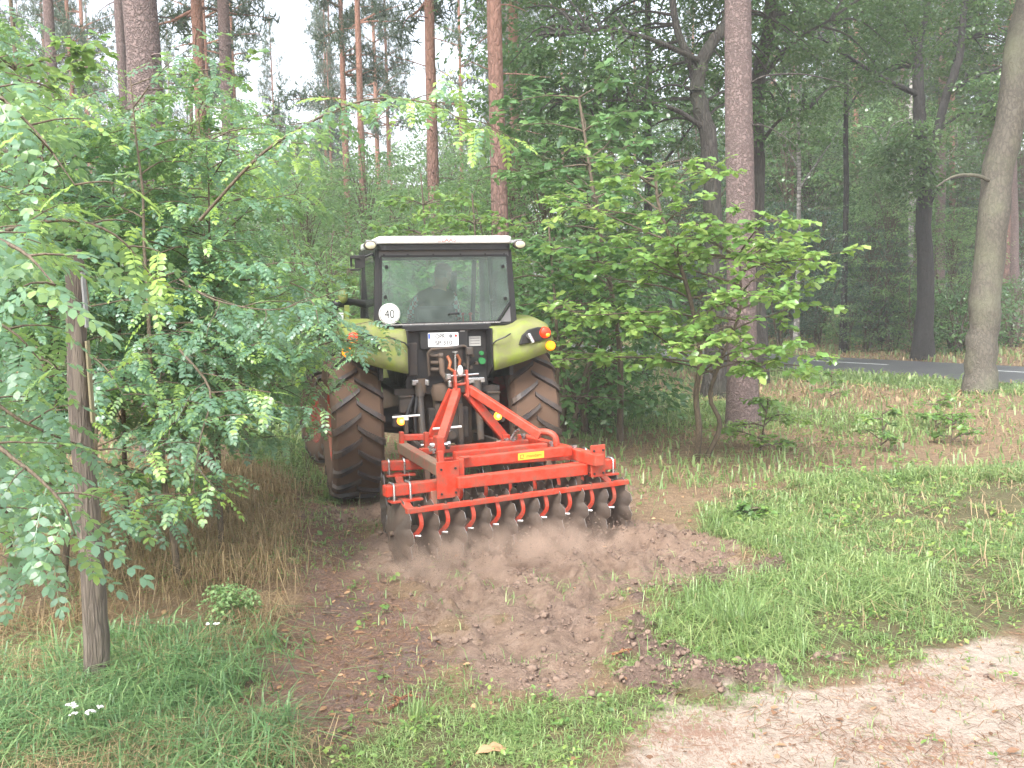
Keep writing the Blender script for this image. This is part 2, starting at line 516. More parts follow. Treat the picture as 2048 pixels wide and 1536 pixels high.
MT['grey_bark'] = bark('grey_bark', (0.135, 0.118, 0.092), (0.095, 0.084, 0.065), (0.055, 0.049, 0.038), 14, (1, 1, 0.45), strength=0.5, algae=(0.17, 0.18, 0.11))
MT['oak_bark'] = bark('oak_bark', (0.075, 0.064, 0.055), (0.05, 0.043, 0.037), (0.022, 0.019, 0.017), 13, (1, 1, 0.22), algae=(0.06, 0.066, 0.042))
MT['black_bark'] = bark('wet_black_bark', (0.032, 0.028, 0.026), (0.022, 0.02, 0.018), (0.012, 0.011, 0.01), 13, (1, 1, 0.25))
MT['birch_bark'] = bark('birch_bark', (0.42, 0.40, 0.37), (0.28, 0.26, 0.24), (0.05, 0.045, 0.04), 5, (0.6, 0.6, 1.6))
MT['twig'] = bark('twig_bark', (0.16, 0.12, 0.08), (0.11, 0.085, 0.055), (0.06, 0.045, 0.03), 20, (1, 1, 0.3), strength=0.3)
MT['post_wood'] = bark('weathered_post', (0.20, 0.165, 0.13), (0.13, 0.105, 0.082), (0.07, 0.055, 0.045), 16, (1, 1, 0.10), strength=0.6)
MT['lath'] = plain('pale_lath', (0.25, 0.22, 0.13), 0.7)
MT['grey_lath'] = plain('grey_lath', (0.30, 0.30, 0.30), 0.6)
MT['torn_wood'] = bark('torn_root_wood', (0.40, 0.17, 0.075), (0.25, 0.10, 0.05), (0.14, 0.06, 0.035), 20, (1, 1, 0.3))
MT['flower'] = plain('white_petals', (0.8, 0.78, 0.74), 0.6)
# ------------------------------------------------------------------ ground: zones and height
def poly(px_pts):
    return np.array([[gp(x, y).x, gp(x, y).y] for x, y in px_pts])
def sdist(P, x, y):
    """signed distance to polygon P, negative inside"""
    x = np.asarray(x, float); y = np.asarray(y, float)
    dmin = np.full(x.shape, 1e9); inside = np.zeros(x.shape, bool)
    n = len(P)
    for i in range(n):
        x1, y1 = P[i]; x2, y2 = P[(i + 1) % n]
        dx, dy = x2 - x1, y2 - y1
        t = np.clip(((x - x1) * dx + (y - y1) * dy) / (dx * dx + dy * dy + 1e-12), 0, 1)
        dmin = np.minimum(dmin, np.hypot(x - x1 - t * dx, y - y1 - t * dy))
        c = ((y1 > y) != (y2 > y)) & (x < (x2 - x1) * (y - y1) / (y2 - y1 + 1e-12) + x1)
        inside ^= c
    return np.where(inside, -dmin, dmin)
SOIL = poly([(700, 1035), (740, 985), (830, 960), (1230, 960), (1290, 1030), (1450, 1085), (1600, 1135), (1430, 1165), (1285, 1190), (1245, 1250), (1235, 1330), (1180, 1395), (1000, 1410), (930, 1380), (905, 1310), (900, 1250), (800, 1190), (690, 1100)])
LITTER = poly([(575, 985), (640, 1000), (720, 1010), (770, 1100), (840, 1250), (870, 1390), (720, 1480), (520, 1490), (455, 1440), (480, 1350), (590, 1220), (600, 1100)])
SAND = np.array([[9, 7.3], [4.6, 6.5]] + [list(q) for q in poly([(2048, 1262), (1870, 1310), (1680, 1350), (1480, 1395), (1330, 1430), (1240, 1480), (1160, 1536)])] + [[-0.2, 2.6], [-1.0, 0], [9, 0]])
TRACK2 = poly([(1225, 1190), (1330, 1170), (1600, 1120), (1610, 1150), (1400, 1190), (1310, 1230), (1300, 1290), (1410, 1320), (1700, 1310), (1720, 1335), (1430, 1385), (1290, 1390), (1180, 1400), (1230, 1330)])
DRYL = poly([(150, 960), (380, 930), (540, 945), (600, 1000), (590, 1110), (560, 1200), (330, 1230), (220, 1200)])
GREEN_R = poly([(1420, 1000), (1700, 960), (2048, 930), (2300, 960), (2300, 1260), (2048, 1262), (1870, 1310), (1480, 1395), (1290, 1400), (1250, 1340), (1250, 1200), (1450, 1170), (1610, 1140), (1440, 1070)])
GREEN_B = poly([(430, 1536), (480, 1480), (720, 1460), (900, 1400), (1180, 1400), (1290, 1395), (1340, 1420), (1230, 1480), (1140, 1560), (430, 1600)])
GREEN_L = poly([(-300, 1600), (-300, 1400), (0, 1370), (200, 1330), (330, 1270), (480, 1280), (500, 1330), (450, 1430), (480, 1500), (430, 1600)])
LANE = poly([(545, 1000), (440, 880), (440, 800), (480, 720), (560, 650), (640, 650), (645, 760), (640, 900), (660, 1010)])
VERGE = np.array([[30, 9.5], [18, 16.0], [11.2, 20.2], [8.0, 25.0], [4.0, 31], [-6, 46], [-7, 46], [1.5, 31], [6.2, 24.3], [9.3, 19.0], [16, 14.5], [28, 8]])
# the asphalt road crosses the wood behind, heading away to the left
ROAD_U = np.array([-0.547, 0.837]); ROAD_N = np.array([0.837, 0.547])
ROAD_NEAR, ROAD_FAR = 20.9, 25.3
def road_s(x, y): return x * ROAD_N[0] + y * ROAD_N[1]

def zones(x, y):
    w = (fbm(x * 1.7, y * 1.7, 4) - 0.5) * 0.55
    w2 = (fbm(x * 5 + 40, y * 5, 3) - 0.5) * 0.3
    k = w + w2
    z = {}
    ds = sdist(SOIL, x, y) + 0.10 + k * 1.5 + (fbm(x * 11, y * 11, 2) - 0.5) * 0.25
    z['soil'] = 1 - smooth(-0.14, 0.14, ds)
    t2 = 1 - smooth(-0.06, 0.1, sdist(TRACK2, x, y) + k * 0.9 + 0.05)
    z['clod'] = t2 * smooth(0.44, 0.56, fbm(x * 6.1 + 5, y * 6.1, 3))
    z['litter'] = 1 - smooth(-0.2, 0.2, sdist(LITTER, x, y) + k)
    z['sand'] = 1 - smooth(-0.40, 0.20, sdist(SAND, x, y) + k * 2.0 + 0.06)
    z['dry'] = 1 - smooth(-0.3, 0.4, sdist(DRYL, x, y) + k)
    g = np.minimum(np.minimum(sdist(GREEN_R, x, y), sdist(GREEN_B, x, y)), np.minimum(sdist(GREEN_L, x, y), sdist(LANE, x, y)))
    g = np.minimum(g, sdist(VERGE, x, y))
    z['green'] = 1 - smooth(-0.45, 0.35, g + k * 1.3)
    far = smooth(12, 18, y)
    z['green'] = np.maximum(z['green'], 0.75 * smooth(0.52, 0.66, fbm(x * 0.35 + 3, y * 0.35, 3)) * (0.35 + 0.65 * far))
    return z

SOIL_C = np.array([0.2, 7.0])
def height(x, y, zz=None, fine=True):
    x = np.asarray(x, float); y = np.asarray(y, float)
    z = zz or zones(x, y)
    h = (fbm(x * 0.35, y * 0.35, 3) - 0.5) * 0.16 * smooth(2, 6, y)
    h = h * (1 - 0.8 * z['sand'])
    h = h + 0.10 * z['dry']
    s = z['soil']
    h = h - 0.035 * s
    if fine:
        rough = fbm(x * 6.5, y * 6.5, 5, 0.62)
        # furrows left by the discs, running along the pull
        fu = np.sin((x * 0.93 + y * 0.36) * 2 * np.pi / 0.46 + 3 * fbm(x, y, 2))
        h = h + s * ((rough - 0.5) * 0.33 * (0.45 + 0.9 * smooth(.35, .65, fbm(x * 1.6 + 4, y * 1.6, 2))) + fu * 0.016)
        edge = s * (1 - s) * 4
        h = h + edge * 0.05 * fbm(x * 4, y * 4, 3)
        h = h + z['clod'] * (0.03 + 0.30 * np.maximum(0, fbm(x * 5.5 + 9, y * 5.5, 4, 0.6) - 0.40))
        h = h + z['litter'] * (fbm(x * 5, y * 5, 4) - 0.5) * 0.07
        h = h + z['sand'] * (fbm(x * 4, y * 4, 4) - 0.5) * 0.022
        h = h + (1 - s) * (1 - z['sand']) * (fbm(x * 2.6, y * 2.6, 3) - 0.5) * 0.05
    # wheel pads stay level under the tyres
    for cx, cy_, rr in PADS:
        q = 1 - smooth(rr * 0.5, rr, np.hypot(x - cx, y - cy_))
        h = h * (1 - q) + (-0.02) * q
    rs = road_s(x, y)
    b = smooth(ROAD_NEAR - 1.6, ROAD_NEAR - 0.2, rs) * (1 - smooth(ROAD_FAR + 0.2, ROAD_FAR + 1.6, rs)) * smooth(6, 9, y)
    h = h * (1 - b) + (-0.03) * b
    return h
TR_O = Vector((-0.83, 10.83, 0.0)); TR_YAW = R(15)
def tr_world(p): return TR_O + Matrix.Rotation(TR_YAW, 3, 'Z') @ Vector(p)
PADS = [(tr_world(q).x, tr_world(q).y, 0.75) for q in ((-.93, 0, 0), (.93, 0, 0), (-.95, 2.45, 0), (.95, 2.45, 0))]

def axis(fine_lo, fine_hi, step, lo, hi):
    a = list(np.arange(fine_lo, fine_hi + 1e-6, step))
    d = step; v = fine_hi
    while v < hi:
        d = min(d * 1.16, 8); v += d; a.append(v)
    d = step; v = fine_lo; pre = []
    while v > lo:
        d = min(d * 1.16, 8); v -= d; pre.append(v)
    return np.array(pre[::-1] + a)
gx = axis(-3.2, 4.4, 0.033, -150, 150)
gy = axis(3.9, 10.6, 0.033, -30, 190)
GX, GY = np.meshgrid(gx, gy, indexing='xy')
Z0 = zones(GX.ravel(), GY.ravel())
HZ = height(GX.ravel(), GY.ravel(), Z0)
nx, ny = len(gx), len(gy)
V = np.stack([GX.ravel(), GY.ravel(), HZ], 1)
ii = (np.arange(ny - 1)[:, None] * nx + np.arange(nx - 1)[None]).ravel()
T = np.concatenate([np.stack([ii, ii + 1, ii + nx + 1], 1), np.stack([ii, ii + nx + 1, ii + nx], 1)])
gm = tri_mesh('ground', V, T, smooth=True)
for k in ('soil', 'clod', 'litter', 'sand', 'dry', 'green'):
    a = gm.attributes.new(k, 'FLOAT', 'POINT'); a.data.foreach_set('value', Z0[k].astype(np.float32))

def ground_mat():
    m, nt, bs, out = new_mat('forest_ground')
    A = lambda n: node(nt, 'ShaderNodeAttribute', attribute_name=n).outputs['Fac']
    n1 = noise(nt, 1.2, 5, 0.6); n2 = noise(nt, 9, 6, 0.7); n3 = noise(nt, 45, 5, 0.7); n4 = noise(nt, 160, 3, 0.7)
    fleck = noise(nt, 70, 2, 0.5, stretch=(1, 0.35, 1), dist=1.0)
    def soft(a, lo=0.28, hi=0.72):
        # the edge of a zone is broken up by clumps of soil
        s = math_(nt, 'ADD', a, math_(nt, 'MULTIPLY', math_(nt, 'SUBTRACT', n2, 0.5), 0.9))
        mr = node(nt, 'ShaderNodeMapRange'); mr.inputs[1].default_value = lo; mr.inputs[2].default_value = hi
        nt.links.new(s, mr.inputs[0]); return mr.outputs[0]
    floor = ramp(nt, n2, [(0.25, (0.13, 0.085, 0.05)), (0.5, (0.26, 0.175, 0.105)), (0.75, (0.36, 0.255, 0.16))])
    floor = mixc(nt, ramp(nt, fleck, [(0.56, (0, 0, 0)), (0.68, (1, 1, 1))]), floor, (0.42, 0.29, 0.19))
    grs = ramp(nt, n3, [(0.3, (0.09, 0.07, 0.045)), (0.5, (0.15, 0.13, 0.065)), (0.62, (0.13, 0.155, 0.055)), (0.8, (0.26, 0.20, 0.13))])
    dry = ramp(nt, n3, [(0.3, (0.15, 0.10, 0.055)), (0.7, (0.34, 0.24, 0.14))])
    lit = ramp(nt, n3, [(0.28, (0.10, 0.062, 0.05)), (0.5, (0.25, 0.155, 0.115)), (0.75, (0.40, 0.25, 0.17))])
    lit = mixc(nt, ramp(nt, n1, [(0.4, (0, 0, 0)), (0.65, (0.8, 0.8, 0.8))]), lit, (0.19, 0.135, 0.12))
    lit = mixc(nt, ramp(nt, fleck, [(0.60, (0, 0, 0)), (0.70, (0.8, 0.8, 0.8))]), lit, (0.42, 0.24, 0.14))
    soil = ramp(nt, math_(nt, 'ADD', math_(nt, 'MULTIPLY', n2, 0.75), math_(nt, 'MULTIPLY', n4, 0.25)), [(0.30, (0.14, 0.088, 0.063)), (0.50, (0.29, 0.200, 0.145)), (0.70, (0.40, 0.292, 0.222))])
    soil = mixc(nt, ramp(nt, n1, [(0.52, (0, 0, 0)), (0.72, (0.6, 0.6, 0.6))]), soil, (0.20, 0.14, 0.115))
    clod = ramp(nt, n3, [(0.3, (0.11, 0.072, 0.056)), (0.7, (0.27, 0.185, 0.145))])
    sand = ramp(nt, math_(nt, 'ADD', math_(nt, 'MULTIPLY', n2, 0.6), math_(nt, 'MULTIPLY', n4, 0.4)), [(0.3, (0.36, 0.28, 0.22)), (0.55, (0.54, 0.45, 0.37)), (0.75, (0.62, 0.535, 0.455))])
    sand = mixc(nt, ramp(nt, math_(nt, 'ADD', math_(nt, 'MULTIPLY', n1, 0.6), math_(nt, 'MULTIPLY', fleck, 0.4)), [(0.50, (0, 0, 0)), (0.60, (0.75, 0.75, 0.75))]), sand, (0.32, 0.165, 0.105))
    c = floor
    for nm, cc in (('green', grs), ('dry', dry), ('sand', sand), ('litter', lit), ('soil', soil), ('clod', clod)):
        c = mixc(nt, soft(A(nm)), c, cc)
    nt.links.new(c, bs.inputs['Base Color'])
    bs.inputs['Roughness'].default_value = 0.85
    bs.inputs['Specular IOR Level'].default_value = 0.3
    bump(nt, bs, math_(nt, 'ADD', math_(nt, 'ADD', n3, n2), math_(nt, 'MULTIPLY', n4, 0.5)), 1.0, 0.035)
    return m
MT['ground'] = ground_mat()
link('ground', gm, None, [MT['ground']], kind='structure', label='forest ground with tilled brown soil, sandy track and grass')

# ------------------------------------------------------------------ the asphalt road behind, with its dashed line
def strip(name, s0, s1, t0, t1, z, mat, parent=None, **k):
    """along the road from t0 to t1 metres, s0..s1 across it"""
    vs_ = []
    ts = np.arange(t0, t1 + 0.01, 4.0) if t1 - t0 > 8 else np.array([t0, t1])
    for t in ts:
        for s in (s0, s1):
            p = ROAD_N * s + ROAD_U * t
            vs_.append((p[0], p[1], z))
    mb = MB()
    mb.add(vs_, [(2 * i, 2 * i + 1, 2 * i + 3, 2 * i + 2) for i in range(len(ts) - 1)])
    return mb.build(name, mat, parent, **k)
def road_mat():
    m, nt, bs, out = new_mat('wet_asphalt')
    n = noise(nt, 60, 4); n1 = noise(nt, 0.8, 4)
    nt.links.new(mixc(nt, n1, mixc(nt, n, (0.055, 0.055, 0.06), (0.085, 0.085, 0.09)), (0.12, 0.118, 0.122)), bs.inputs['Base Color'])
    bs.inputs['Roughness'].default_value = 0.42
    bump(nt, bs, n, 0.3, 0.005)
    return m
MT['road'] = road_mat()
rd = strip('road', ROAD_NEAR, ROAD_FAR, -34, 90, 0.012, MT['road'], kind='structure', label='wet grey asphalt road through the wood')
for i, t in enumerate(np.arange(-26, 60, 6.0)):
    strip('lane_dash', 23.55, 23.70, t + 1.2, t + 4.4, 0.017, MT['white'], rd)

# ------------------------------------------------------------------ grass and ground cover
def in_view(x, y, m=0.5): return np.abs(x) < 0.54 * y + m
def blades(n_try, ylo, yhi, density, h, w, lean, seed, bend=0.5):
    """density(x, y, zones) in 0..1; returns arrays for blade meshes, thinning with distance"""
    g = np.random.default_rng(seed)
    y = ylo + (yhi - ylo) * g.random(n_try) ** 1.0
    x = (g.random(n_try) * 2 - 1) * (0.54 * y + 0.6)
    keep = g.random(n_try) < (0.54 * y + 0.6) / (0.54 * yhi + 0.6)
    x, y = x[keep], y[keep]
    z = zones(x, y)
    k = g.random(len(x)) < density(x, y, z)
    x, y = x[k], y[k]
    H = height(x, y)
    n = len(x)
    hh = h * (0.45 + 0.9 * g.random(n)); ww = w * (0.6 + 0.8 * g.random(n)) * np.clip(y / 6, 0.8, 2.2)
    az = g.random(n) * 2 * np.pi
    d = np.stack([np.cos(az), np.sin(az)], 1)
    sd_ = np.stack([-d[:, 1], d[:, 0]], 1)
    ln = lean * (0.3 + g.random(n)); bd = bend * (0.4 + g.random(n))
    P = np.stack([x, y, H - 0.01], 1)
    m1 = P.copy(); m1[:, :2] += d * (hh * ln * 0.5)[:, None]; m1[:, 2] += hh * 0.6
    tp = P.copy(); tp[:, :2] += d * (hh * (ln + bd))[:, None]; tp[:, 2] += hh * np.clip(1 - bd * 0.55, 0.15, 1)
    s3 = np.concatenate([sd_, np.zeros((n, 1))], 1) * ww[:, None] * 0.5
    V = np.stack([P - s3, P + s3, m1 - s3 * 0.8, m1 + s3 * 0.8, tp], 1)
    T = np.array([[0, 1, 3], [0, 3, 2], [2, 3, 4]])[None] + (np.arange(n) * 5)[:, None, None]
    tone = np.repeat(g.normal(0.5, 0.17, n), 5)
    return V.reshape(-1, 3), T.reshape(-1, 3), tone
def off_road(x, y): 
    rs = road_s(x, y)
    return ((rs < ROAD_NEAR + 0.05) | (rs > ROAD_FAR - 0.05) | (y < 9))
def bare(z): return (1 - z['soil']) * (1 - 0.93 * z['sand']) * (1 - 0.9 * z['clod'])
tb = TB()
# short turf, close
tb.add(*blades(420000, 3.9, 11, lambda x, y, z: z['green'] * bare(z) * (1 - 0.45 * z['litter']) * smooth(0.36, 0.62, fbm(x * 2.3, y * 2.3, 4)) * (0.35 + 0.65 * smooth(.4, .55, fbm(x * 7, y * 7, 2))), 0.062, 0.0065, 0.6, 11, 0.9))
tb.add(*blades(90000, 3.9, 5.6, lambda x, y, z: z['green'] * bare(z) * smooth(-.95, -.6, x) * (0.25 + 0.75 * smooth(.42, .6, fbm(x * 5 + 3, y * 5, 3))), 0.05, 0.006, 0.8, 16, 1.0))
# longer soft grass on the right bank
tb.add(*blades(150000, 5.5, 11, lambda x, y, z: z['green'] * bare(z) * smooth(0.5, 1.6, x) * smooth(0.42, 0.62, fbm(x * 0.9 + 7, y * 0.9, 2)), 0.17, 0.006, 0.8, 12, 1.3))
# scattered blades on litter and needles
tb.add(*blades(60000, 3.9, 11, lambda x, y, z: (0.10 * z['litter'] + 0.22 * z['sand'] * smooth(0.5, 0.62, fbm(x * 1.8, y * 1.8, 3)) + 0.06) * (1 - z['soil']) + 0.5 * z['soil'] * smooth(.60, .70, fbm(x * 2.6 + 8, y * 2.6, 3)) + 1.2 * z['soil'] * (1 - z['soil']) * smooth(.45, .6, fbm(x * 4, y * 4, 2)), 0.08, 0.006, 0.6, 13, 0.8))
tb.add(*blades(110000, 10.5, 24, lambda x, y, z: np.clip(z['green'] + 0.10, 0, 1) * off_road(x, y), 0.16, 0.010, 0.5, 14, 0.7))
tb.add(*blades(60000, 22, 45, lambda x, y, z: np.clip(z['green'] + 0.2, 0, 1) * off_road(x, y), 0.25, 0.022, 0.5, 15, 0.6))
link('grass', tb.mesh('grass'), None, [MT['grass']], kind='stuff', label='short wet green grass on the bank and along the road')
tb = TB()
tb.add(*blades(120000, 4.6, 12, lambda x, y, z: (0.75 * z['dry'] * (1 - z['green']) + 0.03 * smooth(-1.2, -1.6, x)) * bare(z) * (1 - 0.9 * z['litter']), 0.27, 0.0045, 0.6, 21, 1.3))
tb.add(*blades(80000, 7.5, 20, lambda x, y, z: 0.2 * smooth(0.9, 1.8, x) * (1 - z['green']) * bare(z) * smooth(0.38, 0.6, fbm(x * 0.8, y * 0.8, 3)) * off_road(x, y), 0.12, 0.005, 1.2, 22, 2.0))
tb.add(*blades(40000, 3.9, 6.6, lambda x, y, z: 0.7 * smooth(-.8, -1.2, x) * bare(z) * (1 - z['litter']) * smooth(.38, .6, fbm(x * 2 + 30, y * 2, 3)), 0.2, 0.0045, 0.9, 25, 1.5))
tb.add(*blades(50000, 6.0, 12, lambda x, y, z: 0.10 * smooth(0.9, 1.8, x) * z['green'] * bare(z), 0.18, 0.005, 0.8, 23, 1.4))
tb.add(*blades(60000, 18, 50, lambda x, y, z: 0.5 * (1 - z['green']) * off_road(x, y), 0.2, 0.016, 1.0, 24, 1.6))
link('dry_grass', tb.mesh('dry_grass'), None, [MT['dry_grass']], kind='stuff', label='tan dry grass on the mound and under the trees')
# feathery yarrow leaves, lower left corner
tb = TB()
for sd0, hh, ww in ((31, 0.22, 0.009), (32, 0.12, 0.011)):
    tb.add(*blades(90000, 3.9, 7.2, lambda x, y, z: smooth(-0.95, -1.35, x + 0.25 * (fbm(x * 2, y * 2, 2) - 0.5)) * z['green'] * smooth(6.6, 5.6, y) * (0.15 + 0.85 * smooth(.36, .58, fbm(x * 3 + sd0, y * 3, 3))), hh, ww, 0.8, sd0, 0.9))
link('feathery_weeds', tb.mesh('feathery_weeds'), None, [MT['feather']], kind='stuff', label='soft feathery green weeds in the lower left corner')

# leaf templates (triangles, leaf along +Y, facing +Z, unit length)
def leaf_t(widths, lift=0.0, fold=0.12):
    """widths at even steps along the leaf; folded along the midrib"""
    n = len(widths)
    ys = np.linspace(0, 1, n + 2)
    V = [[0, 0, 0]]
    for i, w in enumerate(widths):
        y = ys[i + 1]; z = lift * y * (1 - y) * 4 - 0.1 * y * y
        V += [[-w, y, z + fold * w], [0, y, z], [w, y, z + fold * w]]
    V.append([0, 1, -0.1])
    T = [[0, 2, 1], [0, 3, 2]]
    for i in range(n - 1):
        a, b = 1 + 3 * i, 4 + 3 * i
        T += [[a, a + 1, b + 1], [a, b + 1, b], [a + 1, a + 2, b + 2], [a + 1, b + 2, b + 1]]
    l = len(V) - 1; a = 1 + 3 * (n - 1)
    T += [[a, a + 1, l], [a + 1, a + 2, l]]
    return np.array(V, float), np.array(T)
LF_OAK = leaf_t([0.10, 0.24, 0.17, 0.31, 0.2], 0.05)
LF_OVAL = leaf_t([0.2, 0.27, 0.18], 0.04)
LF_DIA = (np.array([[0, 0, 0], [-.3, .45, .06], [.3, .45, .06], [0, 1, -.05]], float), np.array([[0, 2, 1], [1, 2, 3]]))

def rand_frames(g, n, tilt=0.5):
    az = g.random(n) * 2 * np.pi
    d = np.stack([np.cos(az), np.sin(az), g.normal(0, tilt, n)], 1)
    return frames(d, np.stack([g.normal(0, .3, n), g.normal(0, .3, n), np.ones(n)], 1))
def scatter_ground(n_try, ylo, yhi, dens, seed):
    g = np.random.default_rng(seed)
    y = ylo + (yhi - ylo) * g.random(n_try); x = (g.random(n_try) * 2 - 1) * (0.54 * yhi + 0.6)
    k = in_view(x, y); x, y = x[k], y[k]
    z = zones(x, y); k = g.random(len(x)) < dens(x, y, z)
    x, y = x[k], y[k]
    return np.stack([x, y, height(x, y)], 1), g
# fallen leaves and needles
tb = TB()
P, g = scatter_ground(30000, 3.9, 18, lambda x, y, z: (0.75 * z['litter'] + 0.22 * z['sand'] + 0.30 * (1 - z['green']) * (1 - z['soil']) + 0.03 * z['soil'] + 0.05) * off_road(x, y), 41)
n = len(P); P[:, 2] += 0.008
tb.scatter(*LF_OVAL, P, rand_frames(g, n, 0.25), 0.018 + 0.045 * g.random(n) ** 2, np.clip(g.normal(0.5, 0.22, n), 0, 1))
P, g = scatter_ground(60000, 3.9, 9, lambda x, y, z: 0.9 * z['litter'] + 0.75 * z['sand'] * smooth(0.46, 0.6, fbm(x * 1.5, y * 1.5, 3)) + 0.12 * (1 - z['soil']), 42)
n = len(P); P[:, 2] += 0.006
nd = (np.array([[-.02, 0, 0], [.02, 0, 0], [.018, 1, 0], [-.018, 1, 0]], float), np.array([[0, 1, 2], [0, 2, 3]]))
tb.scatter(*nd, P, rand_frames(g, n, 0.12), 0.04 + 0.05 * g.random(n), np.clip(g.normal(0.35, 0.2, n), 0, 1))
link('fallen_leaves', tb.mesh('fallen_leaves'), None, [MT['dead_leaf']], kind='stuff', label='fallen brown leaves and pine needles strewn over the ground')
# small broad-leaved weeds
tb = TB()
def weeds(n_try, ylo, yhi, dens, seed, size, per=6, hh=0.05):
    P, g = scatter_ground(n_try, ylo, yhi, dens, seed)
    n = len(P)
    pp = np.repeat(P, per, 0)
    fr = rand_frames(g, n * per, 0.35)
    pp = pp + fr[:, :, 1] * size * 0.35 + np.stack([np.zeros(n * per), np.zeros(n * per), hh * g.random(n * per)], 1)
    tone = np.repeat(g.normal(0.55, 0.15, n), per)
    tb.scatter(*LF_OVAL, pp, fr, size * (0.5 + 0.8 * g.random(n * per)), tone)
weeds(6000, 3.9, 8, lambda x, y, z: 0.7 * z['green'] * bare(z) + 0.05 * z['litter'], 51, 0.032)
weeds(6500, 7, 22, lambda x, y, z: (0.55 * smooth(0.8, 1.6, x) * (1 - z['soil']) + 0.12) * off_road(x, y) * smooth(0.42, 0.6, fbm(x * .7, y * .7, 2)), 52, 0.062, 8, 0.16)
weeds(160, 5, 9.2, lambda x, y, z: np.exp(-((x + 0.95) ** 2) / 0.08) * 0.9 * (y < 8.9), 53, 0.05, 9, 0.07)
link('broadleaf_weeds', tb.mesh('broadleaf_weeds'), None, [MT['weed']], kind='stuff', label='small broad-leaved weeds among the grass')
# loose clods of earth
def lump(g):
    mb = MB().sphere((0, 0, 0), 1, 7, 5)
    v = np.array([list(p) for p in mb.v]); v *= (0.5 + 0.9 * g.random((len(v), 1))); v[:, 2] *= 0.7
    t = []
    for f in mb.f:
        for i in range(1, len(f) - 1): t.append((f[0], f[i], f[i + 1]))
    return v, np.array(t)
tb = TB()
for sd1 in range(4):
    P, g = scatter_ground(30000, 4.2, 10, lambda x, y, z: 0.55 * z['soil'] * smooth(0.4, 0.62, fbm(x * 2, y * 2, 3)) + 0.06 * z['soil'] + 0.95 * z['clod'] + 0.025 * z['litter'] + 0.012 * z['sand'], 61 + sd1)
    n = len(P)
    s_ = 0.003 + 0.009 * g.random(n) ** 2 + 0.024 * g.random(n) ** 13
    tb.scatter(*lump(g), P, rand_frames(g, n, 0.5), s_, g.random(n))
def clod_mat():
    m, nt, bs, out = new_mat('clod_earth')
    a = node(nt, 'ShaderNodeAttribute', attribute_name='tone').outputs['Fac']
    n3 = noise(nt, 40, 4)
    nt.links.new(mixc(nt, n3, ramp(nt, a, [(0, (0.15, 0.098, 0.072)), (1, (0.31, 0.218, 0.16))]), (0.13, 0.09, 0.07)), bs.inputs['Base Color'])
    bs.inputs['Roughness'].default_value = 0.9
    bump(nt, bs, n3, 0.9, 0.01)
    return m
link('earth_clods', tb.mesh('earth_clods', True), None, [clod_mat()], kind='stuff', label='loose crumbs and clods of turned brown earth')
# ------------------------------------------------------------------ vegetation builders
LF_HEX = (np.array([[0, 0, 0], [-.22, .35, .05], [.22, .35, .05], [-.2, .68, .03], [.2, .68, .03], [0, 1, -.08]], float),
          np.array([[0, 2, 1], [1, 2, 4], [1, 4, 3], [3, 4, 5]]))
def robinia_leaf(seed, pairs=7):
    """a feathered compound leaf, unit length along +Y"""
    g = np.random.default_rng(seed)
    tb_ = TB()
    dr = 0.22 + 0.12 * g.random()
    rz_ = lambda y: -dr * y * y
    ys = np.linspace(0, 1, 5)
    V, T = [], []
    for i, y in enumerate(ys):
        w = 0.008 * (1.2 - y)
        V += [[-w, y * 0.96, rz_(y)], [w, y * 0.96, rz_(y)]]
        if i: T += [[2 * i - 2, 2 * i - 1, 2 * i + 1], [2 * i - 2, 2 * i + 1, 2 * i]]
    tb_.add(np.array(V), np.array(T))
    pos, d, up, s = [], [], [], []
    for k in range(pairs):
        y = 0.16 + 0.78 * k / (pairs - 1)
        for sx in (-1, 1):
            a = R(66 - 22 * k / pairs) + g.normal(0, 0.10)
            pos.append([0, y + g.normal(0, .008), rz_(y)])
            d.append([sx * math.sin(a), math.cos(a), -0.05 - 0.32 * g.random() - 0.4 * dr * y])
            up.append([sx * g.normal(0.15, .25), g.normal(0.2, .25), 1])
            s.append((0.20 - 0.05 * abs(k / (pairs - 1) - 0.45)) * (0.9 + 0.2 * g.random()))
    pos.append([0, .97, rz_(.97)]); d.append([0, 1, -0.6]); up.append([0, .3, 1]); s.append(.19)
    tv = np.array([[0, 0, 0], [-.23, .26, .05], [.23, .26, .05], [-.25, .68, .03], [.25, .68, .03], [0, 1, -.05]], float)
    tt = np.array([[0, 2, 1], [1, 2, 4], [1, 4, 3], [3, 4, 5]])
    tb_.scatter(tv, tt, np.array(pos), frames(d, up), np.array(s), np.full(len(s), .5))
    return np.concatenate(tb_.V), np.concatenate(tb_.T)
ROB = [robinia_leaf(100 + i, 6 + i % 3) for i in range(4)]

